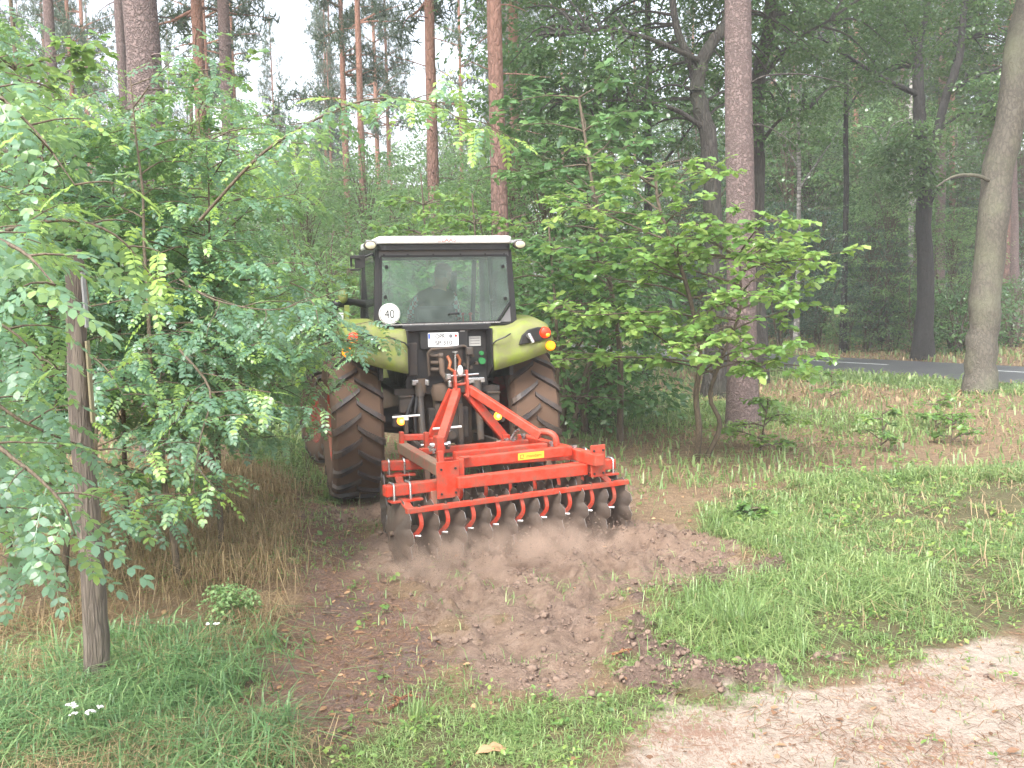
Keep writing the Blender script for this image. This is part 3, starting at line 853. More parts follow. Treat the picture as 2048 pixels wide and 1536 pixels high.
def arch(p, az, el, L, droop, g, n=7, wob=0.12):
    p = np.array(p, float); pts = [p.copy()]
    d = np.array([math.cos(az) * math.cos(el), math.sin(az) * math.cos(el), math.sin(el)])
    for i in range(n):
        p = p + d * L / n
        pts.append(p.copy())
        d = d + g.normal(0, wob, 3) * np.array([1, 1, .6]); d[2] -= droop / n
        d /= np.linalg.norm(d)
    return np.array(pts)
def resample(pts, step):
    pts = np.asarray(pts, float)
    seg = np.linalg.norm(np.diff(pts, axis=0), axis=1); s = np.concatenate([[0], np.cumsum(seg)])
    n = max(2, int(s[-1] / step) + 1)
    t = np.linspace(0, s[-1], n)
    return np.stack([np.interp(t, s, pts[:, i]) for i in range(3)], 1)
def smooth_path(pts, n=4):
    """Catmull-Rom through the points"""
    P = [np.asarray(p, float) for p in pts]
    P = [2 * P[0] - P[1]] + P + [2 * P[-1] - P[-2]]
    out = []
    for i in range(1, len(P) - 2):
        for k in range(n):
            t = k / n
            a, b, c, d = P[i - 1], P[i], P[i + 1], P[i + 2]
            out.append(0.5 * (2 * b + (c - a) * t + (2 * a - 5 * b + 4 * c - d) * t * t + (3 * b - a - 3 * c + d) * t ** 3))
    out.append(P[-2])
    return np.array(out)

class Leaves:
    def __init__(s): s.p, s.d, s.u, s.s, s.t = [], [], [], [], []
    def add(s, p, d, u, size, tone):
        s.p.append(np.asarray(p)); s.d.append(np.asarray(d)); s.u.append(np.asarray(u)); s.s.append(np.asarray(size)); s.t.append(np.asarray(tone))
    def arrays(s):
        return [np.concatenate(a) for a in (s.p, s.d, s.u, s.s, s.t)]
def leaves_along(L, pts, spacing, size, g, tone, droop=0.5, side=0.85, tip_tone=0.0, t0=0.1):
    q = resample(pts, spacing)
    n = len(q); tt = np.linspace(0, 1, n)
    k = tt > t0; 
    d = np.gradient(q, axis=0); d /= np.linalg.norm(d, axis=1, keepdims=True) + 1e-9
    q, d, tt = q[k], d[k], tt[k]; n = len(q)
    if n == 0: return
    sx = np.where(np.arange(n) % 2 == 0, 1.0, -1.0)
    lat = np.stack([-d[:, 1], d[:, 0], np.zeros(n)], 1); lat /= np.linalg.norm(lat, axis=1, keepdims=True) + 1e-9
    ld = d * (1 - side * 0.6) + lat * (sx * side)[:, None] + g.normal(0, .22, (n, 3)); ld[:, 2] -= droop * (0.5 + g.random(n))
    up = np.stack([g.normal(0, .25, n), g.normal(0, .25, n), np.ones(n)], 1)
    L.add(q, ld, up, size * (0.75 + 0.45 * g.random(n)) * (1 - 0.25 * tt), tone + g.normal(0, .07, n) + tip_tone * smooth(0.45, 1.0, tt))

def robinia_branch(L, W, pts, g, tone, size=0.2, tip=0.3, tw=0.14, lenf=0.42):
    """an arching branch with side twigs, all feathered"""
    pts = np.asarray(pts)
    Lb = np.linalg.norm(np.diff(pts, axis=0), axis=1).sum()
    W.tubes(pts, np.linspace(0.004 + 0.0035 * Lb, 0.002, len(pts)), 6)
    q = resample(pts, tw)
    d = np.gradient(q, axis=0)
    for i in range(1, len(q)):
        t = i / (len(q) - 1)
        if t < 0.15: continue
        az = math.atan2(d[i][1], d[i][0]) + (1 if i % 2 else -1) * (0.7 + 0.5 * g.random())
        tp = arch(q[i], az, g.normal(0.08, .2), lenf * (0.6 + 0.7 * g.random()) * (1.15 - 0.5 * t), 0.4, g, 4)
        W.tubes(tp, np.linspace(0.004, 0.0018, len(tp)), 4)
        leaves_along(L, tp, 0.055, size, g, tone, 0.26, 0.8, tip)
    leaves_along(L, pts[len(pts) // 3:], 0.06, size, g, tone, 0.28, 0.85, tip, 0.0)

def spray(L, c, rad, n, size, g, tone, flat=0.22, out=None):
    r = rad * np.sqrt(g.random(n)); az = g.random(n) * 2 * np.pi
    o = np.stack([r * np.cos(az), r * np.sin(az), -flat * r * r / rad + g.normal(0, flat * rad * 0.5, n)], 1)
    d = o * np.array([1, 1, 0.4]) / rad + g.normal(0, .45, (n, 3)) * np.array([1, 1, .5]); d[:, 2] -= 0.25
    up = np.stack([g.normal(0, .35, n), g.normal(0, .35, n), np.ones(n)], 1)
    L.add(np.asarray(c) + o, d, up, size * (0.65 + 0.6 * g.random(n)), tone + g.normal(0, .1, n))

def soup(L, tmpl, name, mat, parent, kind=None, oname=None):
    p, d, u, s, t = L.arrays() if isinstance(L, Leaves) else L
    if len(p) == 0: return None
    tb_ = TB()
    F = frames(d, u)
    if isinstance(tmpl, list):
        ix = np.arange(len(p)) % len(tmpl)
        for i, (tv, tt) in enumerate(tmpl):
            k = ix == i
            tb_.scatter(tv, tt, p[k], F[k], s[k], t[k])
    else: tb_.scatter(*tmpl, p, F, s, t)
    return link(oname or name, tb_.mesh(name), parent, [mat], kind=kind)
def leaf_parts(Ls, pick, tmpls, name, mat, parent, tones=(0.25, 0.45, 0.65, 0.9)):
    """chosen leaves as objects of their own, sharing a few meshes"""
    p, d, u, s, t = Ls
    key = {}
    F = frames(d, u)
    for i in pick:
        a = int(i) % len(tmpls); b = int(np.argmin([abs(t[i] - x) for x in tones]))
        if (a, b) not in key:
            tv, tt = tmpls[a]
            me = tri_mesh(name, tv, tt, False, np.full(len(tv), tones[b])); me.materials.append(mat)
            key[(a, b)] = me
        o = bpy.data.objects.new(name, key[(a, b)])
        col.objects.link(o)
        o.parent = parent
        M3 = Matrix([list(r) for r in F[i]]) * float(s[i])
        M4 = M3.to_4x4(); M4.translation = Vector(p[i])
        o.matrix_basis = M4

def cam_px(p):
    v = (np.asarray(p) - np.array([0, 0, CAM_H])) @ CAM_R
    return 1024 + F_PX * v[:, 0] / -v[:, 2], 768 - F_PX * v[:, 1] / -v[:, 2], -v[:, 2]
def biggest(p, n):
    """the n that show largest in the picture"""
    x, y, dz = cam_px(p)
    ok = (x > -20) & (x < 2068) & (y > -20) & (y < 1556) & (dz > 0.3)
    sc = np.where(ok, 1 / np.maximum(dz, .3), 0)
    ix = np.argsort(-sc)[:n]
    return ix[sc[ix] > 0]

# ------------------------------------------------------------------ pines: three kinds, then copies
KIDS = {}
def pine_variant(seed, H, r0, crown0, bark_mat):
    g = np.random.default_rng(seed)
    root = empty('pine_tree')
    zs = np.linspace(0, H, 26)
    pts = np.stack([np.cumsum(g.normal(0, .012, 26)), np.cumsum(g.normal(0, .012, 26)), zs], 1); pts[:, :2] -= pts[0, :2]
    rad = r0 * (1 - 0.80 * (zs / H) ** 1.2) * (1 + g.normal(0, .02, 26)); rad[0] *= 1.3; rad[1] *= 1.05
    W = TB(); W.tubes(pts, rad, 16)
    def trunk_at(z): return np.array([np.interp(z, zs, pts[:, 0]), np.interp(z, zs, pts[:, 1]), z])
    for k in range(16):                                   # dead snags below the crown
        z = 3.0 + (crown0 - 2.5) * g.random()
        b = arch(trunk_at(z), g.random() * 6.28, g.normal(0.1, .2), 0.4 + 1.3 * g.random(), 0.3, g, 5)
        W.tubes(b, np.linspace(0.018, 0.004, len(b)), 5)
    L = Leaves()
    z = crown0
    while z < H - 0.3:
        f = (z - crown0) / (H - crown0)
        for k in range(3 + int(2 * g.random())):
            Lb = (2.6 * (1 - f) ** 0.7 + 0.5) * (0.6 + 0.6 * g.random())
            b = arch(trunk_at(z), g.random() * 6.28, 0.15 + 0.5 * f + g.normal(0, .15), Lb, 0.25, g, 6)
            W.tubes(b, np.linspace(0.035 * (1 - f) + .01, 0.006, len(b)), 5)
            q = resample(b[2:], 0.22)
            for c in q:
                for _ in range(4):
                    cc = c + g.normal(0, .18, 3)
                    n = 9
                    dd = g.normal(0, 1, (n, 3)); dd[:, 2] += 0.5
                    L.add(np.repeat(cc[None], n, 0), dd, g.normal(0, 1, (n, 3)), np.full(n, 0.23 + .12 * g.random()), np.full(n, 0.5 + g.normal(0, .14)))
        z += 0.55 + 0.3 * g.random()
    tr = link('trunk', W.mesh('pine_trunk', True), root, [bark_mat])
    nd_ = (np.array([[-.07, 0, 0], [.07, 0, 0], [0, 1, 0]], float), np.array([[0, 1, 2]]))
    cr = soup(L, nd_, 'pine_crown', MT['needle'], root, oname='crown')
    KIDS[root] = [tr, cr]
    return root
PINES = [pine_variant(1, 22, 0.22, 10.5, MT['pine_bark']), pine_variant(2, 21, 0.20, 9.0, MT['pine_bark_low']), pine_variant(3, 24, 0.24, 11.0, MT['pine_bark_low'])]
used_p = [False] * 3
def place_pine(v, x, y, r, rz, label, group, lean=(0, 0), hs_=1.0):
    if not used_p[v]: o = PINES[v]; used_p[v] = True
    else: o = copy_tree(PINES[v], KIDS)
    base_r = (0.22, 0.20, 0.24)[v]
    f = r / base_r
    o.scale = (f, f, hs_)
    o.location = (x, y, float(height(np.array([x]), np.array([y]))[0]) - 0.03)
    o.rotation_euler = (lean[0], lean[1], rz)
    return tag(o, label, 'pine tree', group)
NEAR = 'pine trees standing near the tractor'
for px_, py_, w, Y, v, lab in [
    (290, 130, 78, 12.8, 0, 'thick purple-brown pine trunk rising out of the feathery bushes on the left'),
    (246, 130, 22, 19.5, 0, 'dull pine trunk just left of the thickest left-hand pine'),
    (396, 100, 30, 24, 1, 'orange pine trunk right of the thickest left-hand pine'),
    (409, 100, 15, 33, 1, 'thin orange pine trunk touching the right edge of a stouter orange one'),
    (447, 100, 30, 23, 0, 'pale pinkish pine trunk, right one of the left stand'),
    (465, 120, 14, 38, 1, 'slim bright orange pine trunk beside the pale pinkish one'),
    (101, 60, 26, 22, 0, 'dull brown pine trunk in the upper left corner behind the leaves'),
    (137, 80, 13, 36, 1, 'thin pale orange pine trunk between two brown ones at the far left'),
    (685, 150, 16, 35, 1, 'straight orange pine left of a twin above the tractor cab'),
    (720, 180, 16, 33, 2, 'straight orange pine right of its twin above the tractor cab'),
    (862, 180, 27, 23.5, 1, 'red-brown pine trunk above the middle of the cab roof'),
    (990, 200, 36, 17.5, 1, 'stout red-brown pine trunk above the right end of the cab roof'),
    (1030, 180, 26, 24, 1, 'shaded red-brown pine trunk just behind the stout one right of the cab'),
    (775, 250, 10, 52, 2, 'very thin far pine trunk between the twins and the red-brown pine')]:
    p = at(px_, py_, Y)
    place_pine(v, p.x, p.y, w / F_PX * Y / 2, px_ * 0.7, lab, NEAR, (0, 0))
g0 = np.random.default_rng(77)
FARP = 'slender pines of the stand far behind'
def far_pine(px_, Y, w=None, lab=None):
    p = at(px_, 480, Y)
    r = (w / F_PX * Y / 2) if w else 0.11 + 0.07 * g0.random()
    side = 'hazy pines far behind on the left and middle' if px_ < 1200 else 'dim pines in the shaded wood across the road'
    place_pine(int(g0.integers(0, 3)), p.x, p.y, r, g0.random() * 6, lab or 'slender pine trunk in the hazy stand far behind the tractor' if px_ < 1200 or lab else 'slender grey-purple pine trunk in the dim wood across the road', side, (g0.normal(0, .012), g0.normal(0, .012)), 0.85 + 0.25 * g0.random())
for px_, w, Y in [(1880, 22, 40), (1905, 14, 47), (1930, 12, 54), (2006, 26, 36), (2034, 22, 39), (1725, 12, 54), (1642, 10, 60), (1552, 10, 55), (1765, 10, 58), (650, 9, 60), (20, 10, 50), (190, 12, 45), (560, 7, 62), (925, 10, 46), (1130, 10, 48)]:
    far_pine(px_, Y, w, {1880: 'stout grey-purple pine trunk just right of the black forked oak', 1905: 'middle one of three pine trunks between the black oak and the leaning trunk', 1930: 'thinnest of three pine trunks between the black oak and the leaning trunk', 2006: 'shaded pine trunk just right of the leaning grey trunk', 2034: 'shaded pine trunk at the right edge of the picture'}.get(px_))
for k in range(16):                                     # shorter hazy ones that close the gaps of the middle
    Y = 58 + 30 * g0.random(); px_ = 560 + 440 * g0.random(); p = at(px_, 480, Y)
    place_pine(int(g0.integers(0, 3)), p.x, p.y, .13, g0.random() * 6, 'short pale pine in the hazy stand far behind the cab', 'hazy pines far behind on the left and middle', (0, 0), 0.52 + 0.2 * g0.random())
for k in range(64):
    Y = 42 + 48 * g0.random() ** 0.8
    px_ = -60 + 2170 * g0.random()
    if 480 < px_ < 640: continue
    if 640 < px_ < 1000 and k % 2: continue
    far_pine(px_, Y)

# the big pine behind the young oak, with two thin dead branches
def big_pine():
    g = np.random.default_rng(5)
    b0, t0 = gp(1487, 850), at(1475, 0, 15.7)
    root = empty('pine_tree', b0, label='large grey-pink pine trunk standing right of the leafy young oak', cat='pine tree', group=NEAR)
    H = 24; zs = np.linspace(0, H, 34)
    lean = (t0.x - b0.x) / t0.z
    pts = np.stack([zs * lean + np.cumsum(g.normal(0, .004, 34)), np.cumsum(g.normal(0, .004, 34)), zs - 0.05], 1)
    rad = 0.235 * (1 - 0.75 * (zs / H) ** 1.3) * (1 + g.normal(0, .008, 34)); rad[0] *= 1.25; rad[1] *= 1.05
    W = TB(); W.tubes(pts, rad, 28)
    link('trunk', W.mesh('pine_trunk_big', True), root, [MT['pine_bark']])
    for path in ([(1493, 172), (1530, 152), (1600, 148), (1655, 158), (1695, 170), (1720, 190)], [(1495, 250), (1530, 252), (1570, 275), (1600, 300)], [(1500, 440), (1560, 445), (1620, 470)]):
        q = smooth_path([at(x, y, 15.6 - 0.12 * i) - b0 for i, (x, y) in enumerate(path)])
        t_ = TB(); t_.tubes(q, np.linspace(0.017, 0.004, len(q)), 6)
        link('dead_branch', t_.mesh('dead_branch', True), root, [MT['oak_bark']])
    L = Leaves()
    for k in range(240):
        a = g.random() * 6.28; r_ = 2.6 * math.sqrt(g.random())
        c = np.array([r_ * math.cos(a), r_ * math.sin(a), 14 + 9 * g.random()])
        n = 30; L.add(c + g.normal(0, .3, (n, 3)), g.normal(0, 1, (n, 3)), g.normal(0, 1, (n, 3)), np.full(n, .24), np.full(n, .5))
    soup(L, (np.array([[-.07, 0, 0], [.07, 0, 0], [0, 1, 0]], float), np.array([[0, 1, 2]])), 'pine_crown_big', MT['needle'], root, oname='crown')
big_pine()

# ------------------------------------------------------------------ broad-leaved trees of the shaded wood
def oak_tree(name, base, stems, limbs, crown, leafsz, seed, bark_m, leaf_m, label, cat, group=None, n_spray=300, per=44, tmpl=LF_HEX, tone=0.45, sides=14, flare=1.45):
    """stems and limbs: (points, r0, r1); crown: list of (centre, radii, weight) volumes that hold leaf sprays"""
    g = np.random.default_rng(seed)
    b = Vector(base)
    root = empty(name, b, label=label, cat=cat, group=group)
    bv = np.array(b)
    W = TB(); anchors = []
    for i, (pts, r0, r1) in enumerate(stems + limbs):
        q = smooth_path([np.asarray(p, float) - bv for p in pts])
        q[1:-1] += g.normal(0, r0 * 0.08, (len(q) - 2, 3))
        rad = np.linspace(r0, r1, len(q)) * (1 + g.normal(0, .03, len(q)))
        if i == 0: rad[0] *= flare; rad[1] *= 1 + (flare - 1) * .33
        W.tubes(q, rad, sides if i < len(stems) else 9)
        anchors.append(q[len(q) // 3:])
    A = np.concatenate(anchors)
    L = Leaves()
    for (c, rr, wgt) in crown:
        for k in range(int(n_spray * wgt)):
            v = g.normal(0, 1, 3); v /= np.linalg.norm(v)
            p = np.asarray(c, float) - bv + v * np.asarray(rr) * (0.35 + 0.65 * g.random() ** 0.6)
            a = A[np.argmin(((A - p) ** 2).sum(1))]
            if k % 4 == 0 and np.linalg.norm(a - p) < 3.2:
                mid = (a + p) / 2 + np.array([0, 0, 0.25]); q = smooth_path([a, mid, p], 3)
                W.tubes(q, np.linspace(0.035, 0.008, len(q)), 5)
            spray(L, p, 0.35 + 0.35 * g.random(), per, leafsz, g, tone + g.normal(0, .1))
    link('trunk', W.mesh('tree_trunk', True), root, [bark_m])
    soup(L, tmpl, 'tree_crown', leaf_m, root, oname='crown')
    return root
WOOD = 'broad-leaved trees of the shaded wood'
# the twisted oak left of the big pine
T0 = at(1428, 690, 20); T0.z = 0
oak_tree('oak_tree', T0,
    [([T0, at(1430, 560, 20), at(1424, 365, 20), at(1409, 237, 20), at(1393, 183, 20)], 0.20, 0.15),
     ([at(1396, 195, 20), at(1385, 140, 20), at(1373, 105, 20), at(1352, 50, 20), at(1340, -40, 20)], 0.10, 0.06),
     ([at(1393, 183, 20), at(1404, 125, 20), at(1425, 85, 20), at(1450, 45, 20), at(1470, -60, 20)], 0.145, 0.09)],
    [([at(1415, 260, 20), at(1340, 215, 19.6), at(1240, 200, 19.2), at(1160, 215, 19)], 0.06, 0.02),
     ([at(1404, 125, 20), at(1330, 90, 19.4), at(1230, 60, 19), at(1130, 70, 18.6)], 0.06, 0.02),
     ([at(1430, 320, 20), at(1360, 320, 19.6), at(1300, 350, 19.4)], 0.04, 0.015)],
    [((3.0, 21.6, 8.2), (4.2, 2.0, 3.4), 1.5), ((1.2, 19.2, 6.1), (1.6, 1.5, 1.4), 0.45), ((4.5, 20, 11), (4, 3.5, 2.5), 0.6)],
    0.125, 201, MT['oak_bark'], MT['dark_oak'], 'dark oak with a twisted forking trunk left of the large grey-pink pine', 'oak tree', WOOD)
T1 = at(1512, 640, 23); T1.z = 0
oak_tree('oak_tree', T1,
    [([T1, at(1512, 420, 23), at(1512, 260, 23), at(1520, 146, 23), at(1537, 62, 23), at(1545, -60, 23)], 0.21, 0.13)],
    [([at(1520, 160, 23), at(1580, 90, 22.6), at(1660, 40, 22)], 0.07, 0.03), ([at(1513, 300, 23), at(1560, 240, 22.6), at(1620, 215, 22.4)], 0.05, 0.02)],
    [((7.2, 24.5, 9.4), (4.6, 2.0, 2.8), 1.5), ((6.2, 22.8, 6.0), (1.2, 1.2, 1.0), 0.10)],
    0.125, 202, MT['oak_bark'], MT['dark_oak'], 'oak trunk half hidden behind the large grey-pink pine', 'oak tree', WOOD)
# the black oak across the road
B = lambda x, y, Y=29.4: at(x, y, Y)
T2 = gp(1846, 719)
oak_tree('oak_tree', T2,
    [([T2, B(1850, 500), B(1845, 330), B(1840, 250), B(1837, 183), B(1835, 84)], 0.25, 0.14),
     ([B(1848, 350), B(1870, 285), B(1892, 193), B(1917, 120), B(1928, 30), B(1935, -60)], 0.15, 0.08),
     ([B(1835, 90), B(1818, 62), B(1800, 10)], 0.09, 0.05), ([B(1835, 90), B(1852, 33), B(1860, -40)], 0.11, 0.06)],
    [([B(1838, 190), B(1790, 168, 29), B(1720, 128, 28.6), B(1647, 80, 28.2)], 0.09, 0.03),
     ([B(1895, 185), B(1950, 155, 29), B(2010, 132, 28.6)], 0.08, 0.03), ([B(1880, 260), B(1930, 225, 29), B(1990, 240, 29)], 0.05, 0.02),
     ([B(1852, 420), B(1890, 365, 29), B(1950, 350, 29)], 0.05, 0.02)],
    [((12.4, 31, 10.4), (5.4, 2.0, 2.8), 1.5), ((11.3, 28.5, 5.6), (0.9, 0.8, 1.3), 0.22), ((13.7, 28.6, 7.2), (1.2, 1.0, 1.0), 0.14)],
    0.15, 203, MT['black_bark'], MT['dark_oak'], 'black wet oak with a forked trunk across the road', 'oak tree', WOOD)
# the leaning grey trunk by the road
G0 = gp(1958, 786)
oak_tree('beech_tree', G0,
    [([G0, at(1963, 700, 19.8), at(1971, 600, 19.8), at(1989, 420, 19.8), at(2014, 250, 19.8), at(2050, 60, 19.8), at(2090, -120, 19.8)], 0.30, 0.27)],
    [([at(1985, 362, 19.7), at(1945, 350, 19.5), at(1905, 354, 19.3), at(1872, 374, 19.2)], 0.045, 0.014),
     ([at(2020, 230, 19.8), at(2090, 190, 19.4), at(2150, 200, 19)], 0.06, 0.02)],
    [((10.8, 19, 10.4), (4.2, 3.4, 2.2), 1.0), ((12.0, 18.6, 6.0), (1.6, 1.4, 1.0), 0.2)],
    0.12, 204, MT['grey_bark'], MT['dark_oak'], 'thick grey-green trunk leaning to the right beside the road', 'tree', WOOD, sides=24, flare=1.18)
# slim dark trees
for px_, y0, y1, Y, r, bm, lab, sd_ in [(1687, 640, 20, 33, 0.10, 'black_bark', 'slender dark trunk standing upright left of the black forked oak', 205),
        (1592, 640, 240, 34, 0.09, 'birch_bark', 'thin pale birch trunk between the large pine and the slender dark trunk', 206),
        (1816, 690, 300, 38, 0.11, 'birch_bark', 'thin mottled birch trunk just left of the black forked oak', 207),
        (1290, 640, 200, 24, 0.12, 'oak_bark', 'dark forked sapling trunk glimpsed in the leaves above the young oak', 208)]:
    t = at(px_, y0, Y); t.z = 0
    tp = at(px_ + 5, y1, Y)
    oak_tree('birch_tree' if 'birch' in bm else 'oak_tree', t,
        [([t, (t * 0.5 + tp * 0.5) + Vector((.05, 0, 0)), tp, tp + (tp - t) * 0.4], r, r * 0.55)],
        [([tp * .7 + t * .3, tp * .8 + t * .2 + Vector((.9, 0, .5)), tp + Vector((1.6, -.3, .1))], r * .4, .01), ([tp * .8 + t * .2, tp + Vector((-1.0, 0, .2))], r * .35, .01)],
        [(tuple(tp + Vector((0, 0, .6))), (2.0, 1.6, 1.5), 1.0)], 0.13, sd_, MT[bm], MT['mid_leaf'] if sd_ != 208 else MT['dark_oak'], lab, 'birch tree' if 'birch' in bm else 'tree', WOOD, n_spray=70, per=36)

# ------------------------------------------------------------------ understory: kinds, then copies
def bush_variant(name, seed, h, w, z0, leafsz, n_spray, per, leaf_m, tmpl, stems=4, flat=0.22, tone=0.45):
    g = np.random.default_rng(seed)
    root = empty(name)
    W, L = TB(), Leaves()
    for k in range(stems):
        b = arch((g.normal(0, .12), g.normal(0, .12), -0.05), g.random() * 6.28, R(72 + 10 * g.random()), h * (0.75 + 0.3 * g.random()), 0.05, g, 8, .08)
        W.tubes(b, np.linspace(0.03 + 0.006 * h, 0.008, len(b)), 6)
    for k in range(n_spray):
        z = z0 + (h - z0) * g.random() ** 0.85
        f = (z - z0) / (h - z0)
        r_ = w * math.sqrt(max(0.03, math.sin(math.pi * (0.12 + 0.82 * f)))) * math.sqrt(g.random())
        a = g.random() * 6.28
        c = np.array([r_ * math.cos(a), r_ * math.sin(a), z])
        if k % 3 == 0:
            q = smooth_path([np.array([0, 0, z * 0.75]), c * np.array([.5, .5, 1]) + np.array([0, 0, .05]), c], 3); W.tubes(q, np.linspace(.014, .004, len(q)), 4)
        spray(L, c, 0.28 + 0.3 * g.random(), per, leafsz, g, tone + g.normal(0, .12), flat)
    tr = link('trunk', W.mesh('bush_stems', True), root, [MT['twig']])
    cr = soup(L, tmpl, 'bush_leaves', leaf_m, root, oname='crown')
    KIDS[root] = [tr, cr]
    return root
BUSH = [bush_variant('shrub', 301, 2.6, 1.3, 0.2, 0.11, 80, 30, MT['mid_leaf'], LF_HEX),
        bush_variant('small_tree', 302, 6.0, 1.9, 1.2, 0.12, 190, 30, MT['mid_leaf'], LF_HEX, 2),
        bush_variant('small_tree', 303, 5.0, 1.8, 0.4, 0.11, 200, 28, MT['blue_leaf'], LF_HEX, 2, 0.35),
        bush_variant('shrub', 304, 2.0, 1.2, 0.1, 0.12, 70, 30, MT['red_oak'], LF_HEX, 5),
        bush_variant('small_tree', 305, 7.0, 2.2, 2.0, 0.13, 220, 30, MT['dark_oak'], LF_HEX, 1)]
used_b = [False] * 5
def place_bush(v, x, y, s, rz, label, group, cat=None):
    if not used_b[v]: o = BUSH[v]; used_b[v] = True
    else: o = copy_tree(BUSH[v], KIDS)
    o.location = (x, y, 0); o.scale = (s, s, s * (0.9 + 0.2 * g0.random())); o.rotation_euler = (0, 0, rz)
    return tag(o, label, cat or ('shrub' if v in (0, 3) else 'small tree'), group)
UND = 'bushes and small trees under the wood'
# behind the tractor, middle
for v, px_, Y, s in [(1, 620, 24, .95), (1, 740, 27, 1.0), (1, 830, 21, 0.8), (1, 930, 19, 0.75), (1, 1020, 22, 0.9), (1, 1090, 19, 0.95), (0, 660, 19, 1.2), (0, 780, 18, 1.1), (0, 900, 17.5, 1.1),
                     (1, 560, 31, 1.0), (1, 700, 36, 1.15), (1, 860, 34, 1.2), (1, 980, 33, 1.2), (1, 480, 27, .95), (0, 540, 20, 1.2), (1, 800, 44, 1.2), (1, 640, 46, 1.2), (1, 940, 45, 1.3), (2, 590, 38, 1.1), (1, 560, 54, 1.7), (1, 640, 60, 2.0), (1, 760, 62, 2.0), (1, 900, 60, 2.1)]:
    p = at(px_, 600, Y)
    far_ = ', far back' if Y > 30 else (', low and near' if v == 0 else '')
    where = ('beyond the green lane left of the tractor' if px_ < 600 else 'above the left rear wheel' if px_ < 690 else 'behind the left corner of the cab' if px_ < 770 else
             'behind the middle of the cab' if px_ < 880 else 'behind the right corner of the cab' if px_ < 1000 else 'right of the cab beside the tall sapling')
    place_bush(v, p.x, p.y, s, px_, ('green bush ' if v == 0 else 'leafy small tree ') + where + far_, 'bushes in the hazy wood behind the tractor', 'small tree')
# dark shrubs behind the right rear wheel and to the right
for v, px_, Y, s in [(3, 1150, 15.0, 1.3), (3, 1205, 16.5, 1.3), (0, 1110, 17, 1.3), (4, 1180, 21, .8)]:
    p = at(px_, 700, Y)
    place_bush(v, p.x, p.y, s, px_ * 1.3, {1150: 'dark shrub close behind the right rear wheel', 1205: 'dark shrub left of the young oak stems', 1110: 'dark shrub right behind the right fender', 1180: 'taller dark tree over the shrubs beside the right fender', 1290: 'dark shrub directly behind the young oak'}[px_], 'dark shrubs right of the tractor', 'shrub')
# across the road on the right
for k in range(40):
    px_ = 1190 + 900 * g0.random(); Y = 31 + 26 * g0.random()
    p = at(px_, 600, Y)
    if road_s(p.x, p.y) < ROAD_FAR + 1.0: continue
    if abs(p.x - T2.x) < 0.8 and Y < 31: continue
    v = [2, 2, 0, 1, 4, 3][k % 6]
    place_bush(v, p.x, p.y, (0.6 + 0.5 * g0.random()) * (1.0 if v != 3 else 1.3), k, 'dim blue-green bush or small tree in the shade across the road', 'bushes across the road')
for v, px_, Y, s in [(2, 1570, 36, .95), (2, 1640, 38, 1.0), (2, 1740, 37, 0.8), (0, 1770, 34, .9), (0, 1700, 33, .7), (0, 1960, 35, 1.0), (3, 2030, 34, 1.2)]:
    p = at(px_, 600, Y)
    place_bush(v, p.x, p.y, s, px_, 'dim blue-green bush or small tree in the shade across the road', 'bushes across the road')
# taller trees closing the wood across the road
for k in range(34):
    px_ = 1120 + 980 * g0.random(); Y = 40 + 28 * g0.random()
    p = at(px_, 600, Y)
    if road_s(p.x, p.y) < ROAD_FAR + 1.5: continue
    place_bush([1, 4, 4, 2][k % 4], p.x, p.y, 1.25 + 0.7 * g0.random(), k * 1.7, 'tall dim leafy tree deep in the wood across the road', 'leafy trees deep in the wood across the road', 'tree')
# left, beyond the robinias
for v, px_, Y, s in [(1, -60, 17, .85), (1, 180, 19, 0.8), (1, 330, 21, 0.85), (1, 420, 17, 0.7), (1, 100, 26, 0.9), (1, 380, 34, 1.0)]:
    p = at(px_, 600, Y)
    place_bush(v, p.x, p.y, s, px_ * .7, 'leafy small tree behind the feathery bushes on the left', 'small trees on the left', 'small tree')

# far wood that closes the view
g = np.random.default_rng(88)
Lf, W = Leaves(), TB()
for k in range(900):
    Y = 78 + 55 * g.random(); x = (g.random() * 2 - 1) * 0.68 * Y
    top = 19 if x / Y > 0.02 else 8.5
    z = top * g.random() ** 1.2
    n = 26
    Lf.add(np.array([x, Y, z]) + g.normal(0, 1.3, (n, 3)) * np.array([1, 1, .8]), g.normal(0, 1, (n, 3)), g.normal(0, 1, (n, 3)), 0.45 + 0.5 * g.random(n), np.full(n, 0.45 + g.normal(0, .15)))
p_, d_, u_, s_, t_ = Lf.arrays()
W.scatter(*LF_HEX, p_, frames(d_, u_), s_, t_)
link('far_wood', W.mesh('far_wood'), None, [MT['mid_leaf']], kind='stuff', label='far off wood fading into the rain haze')

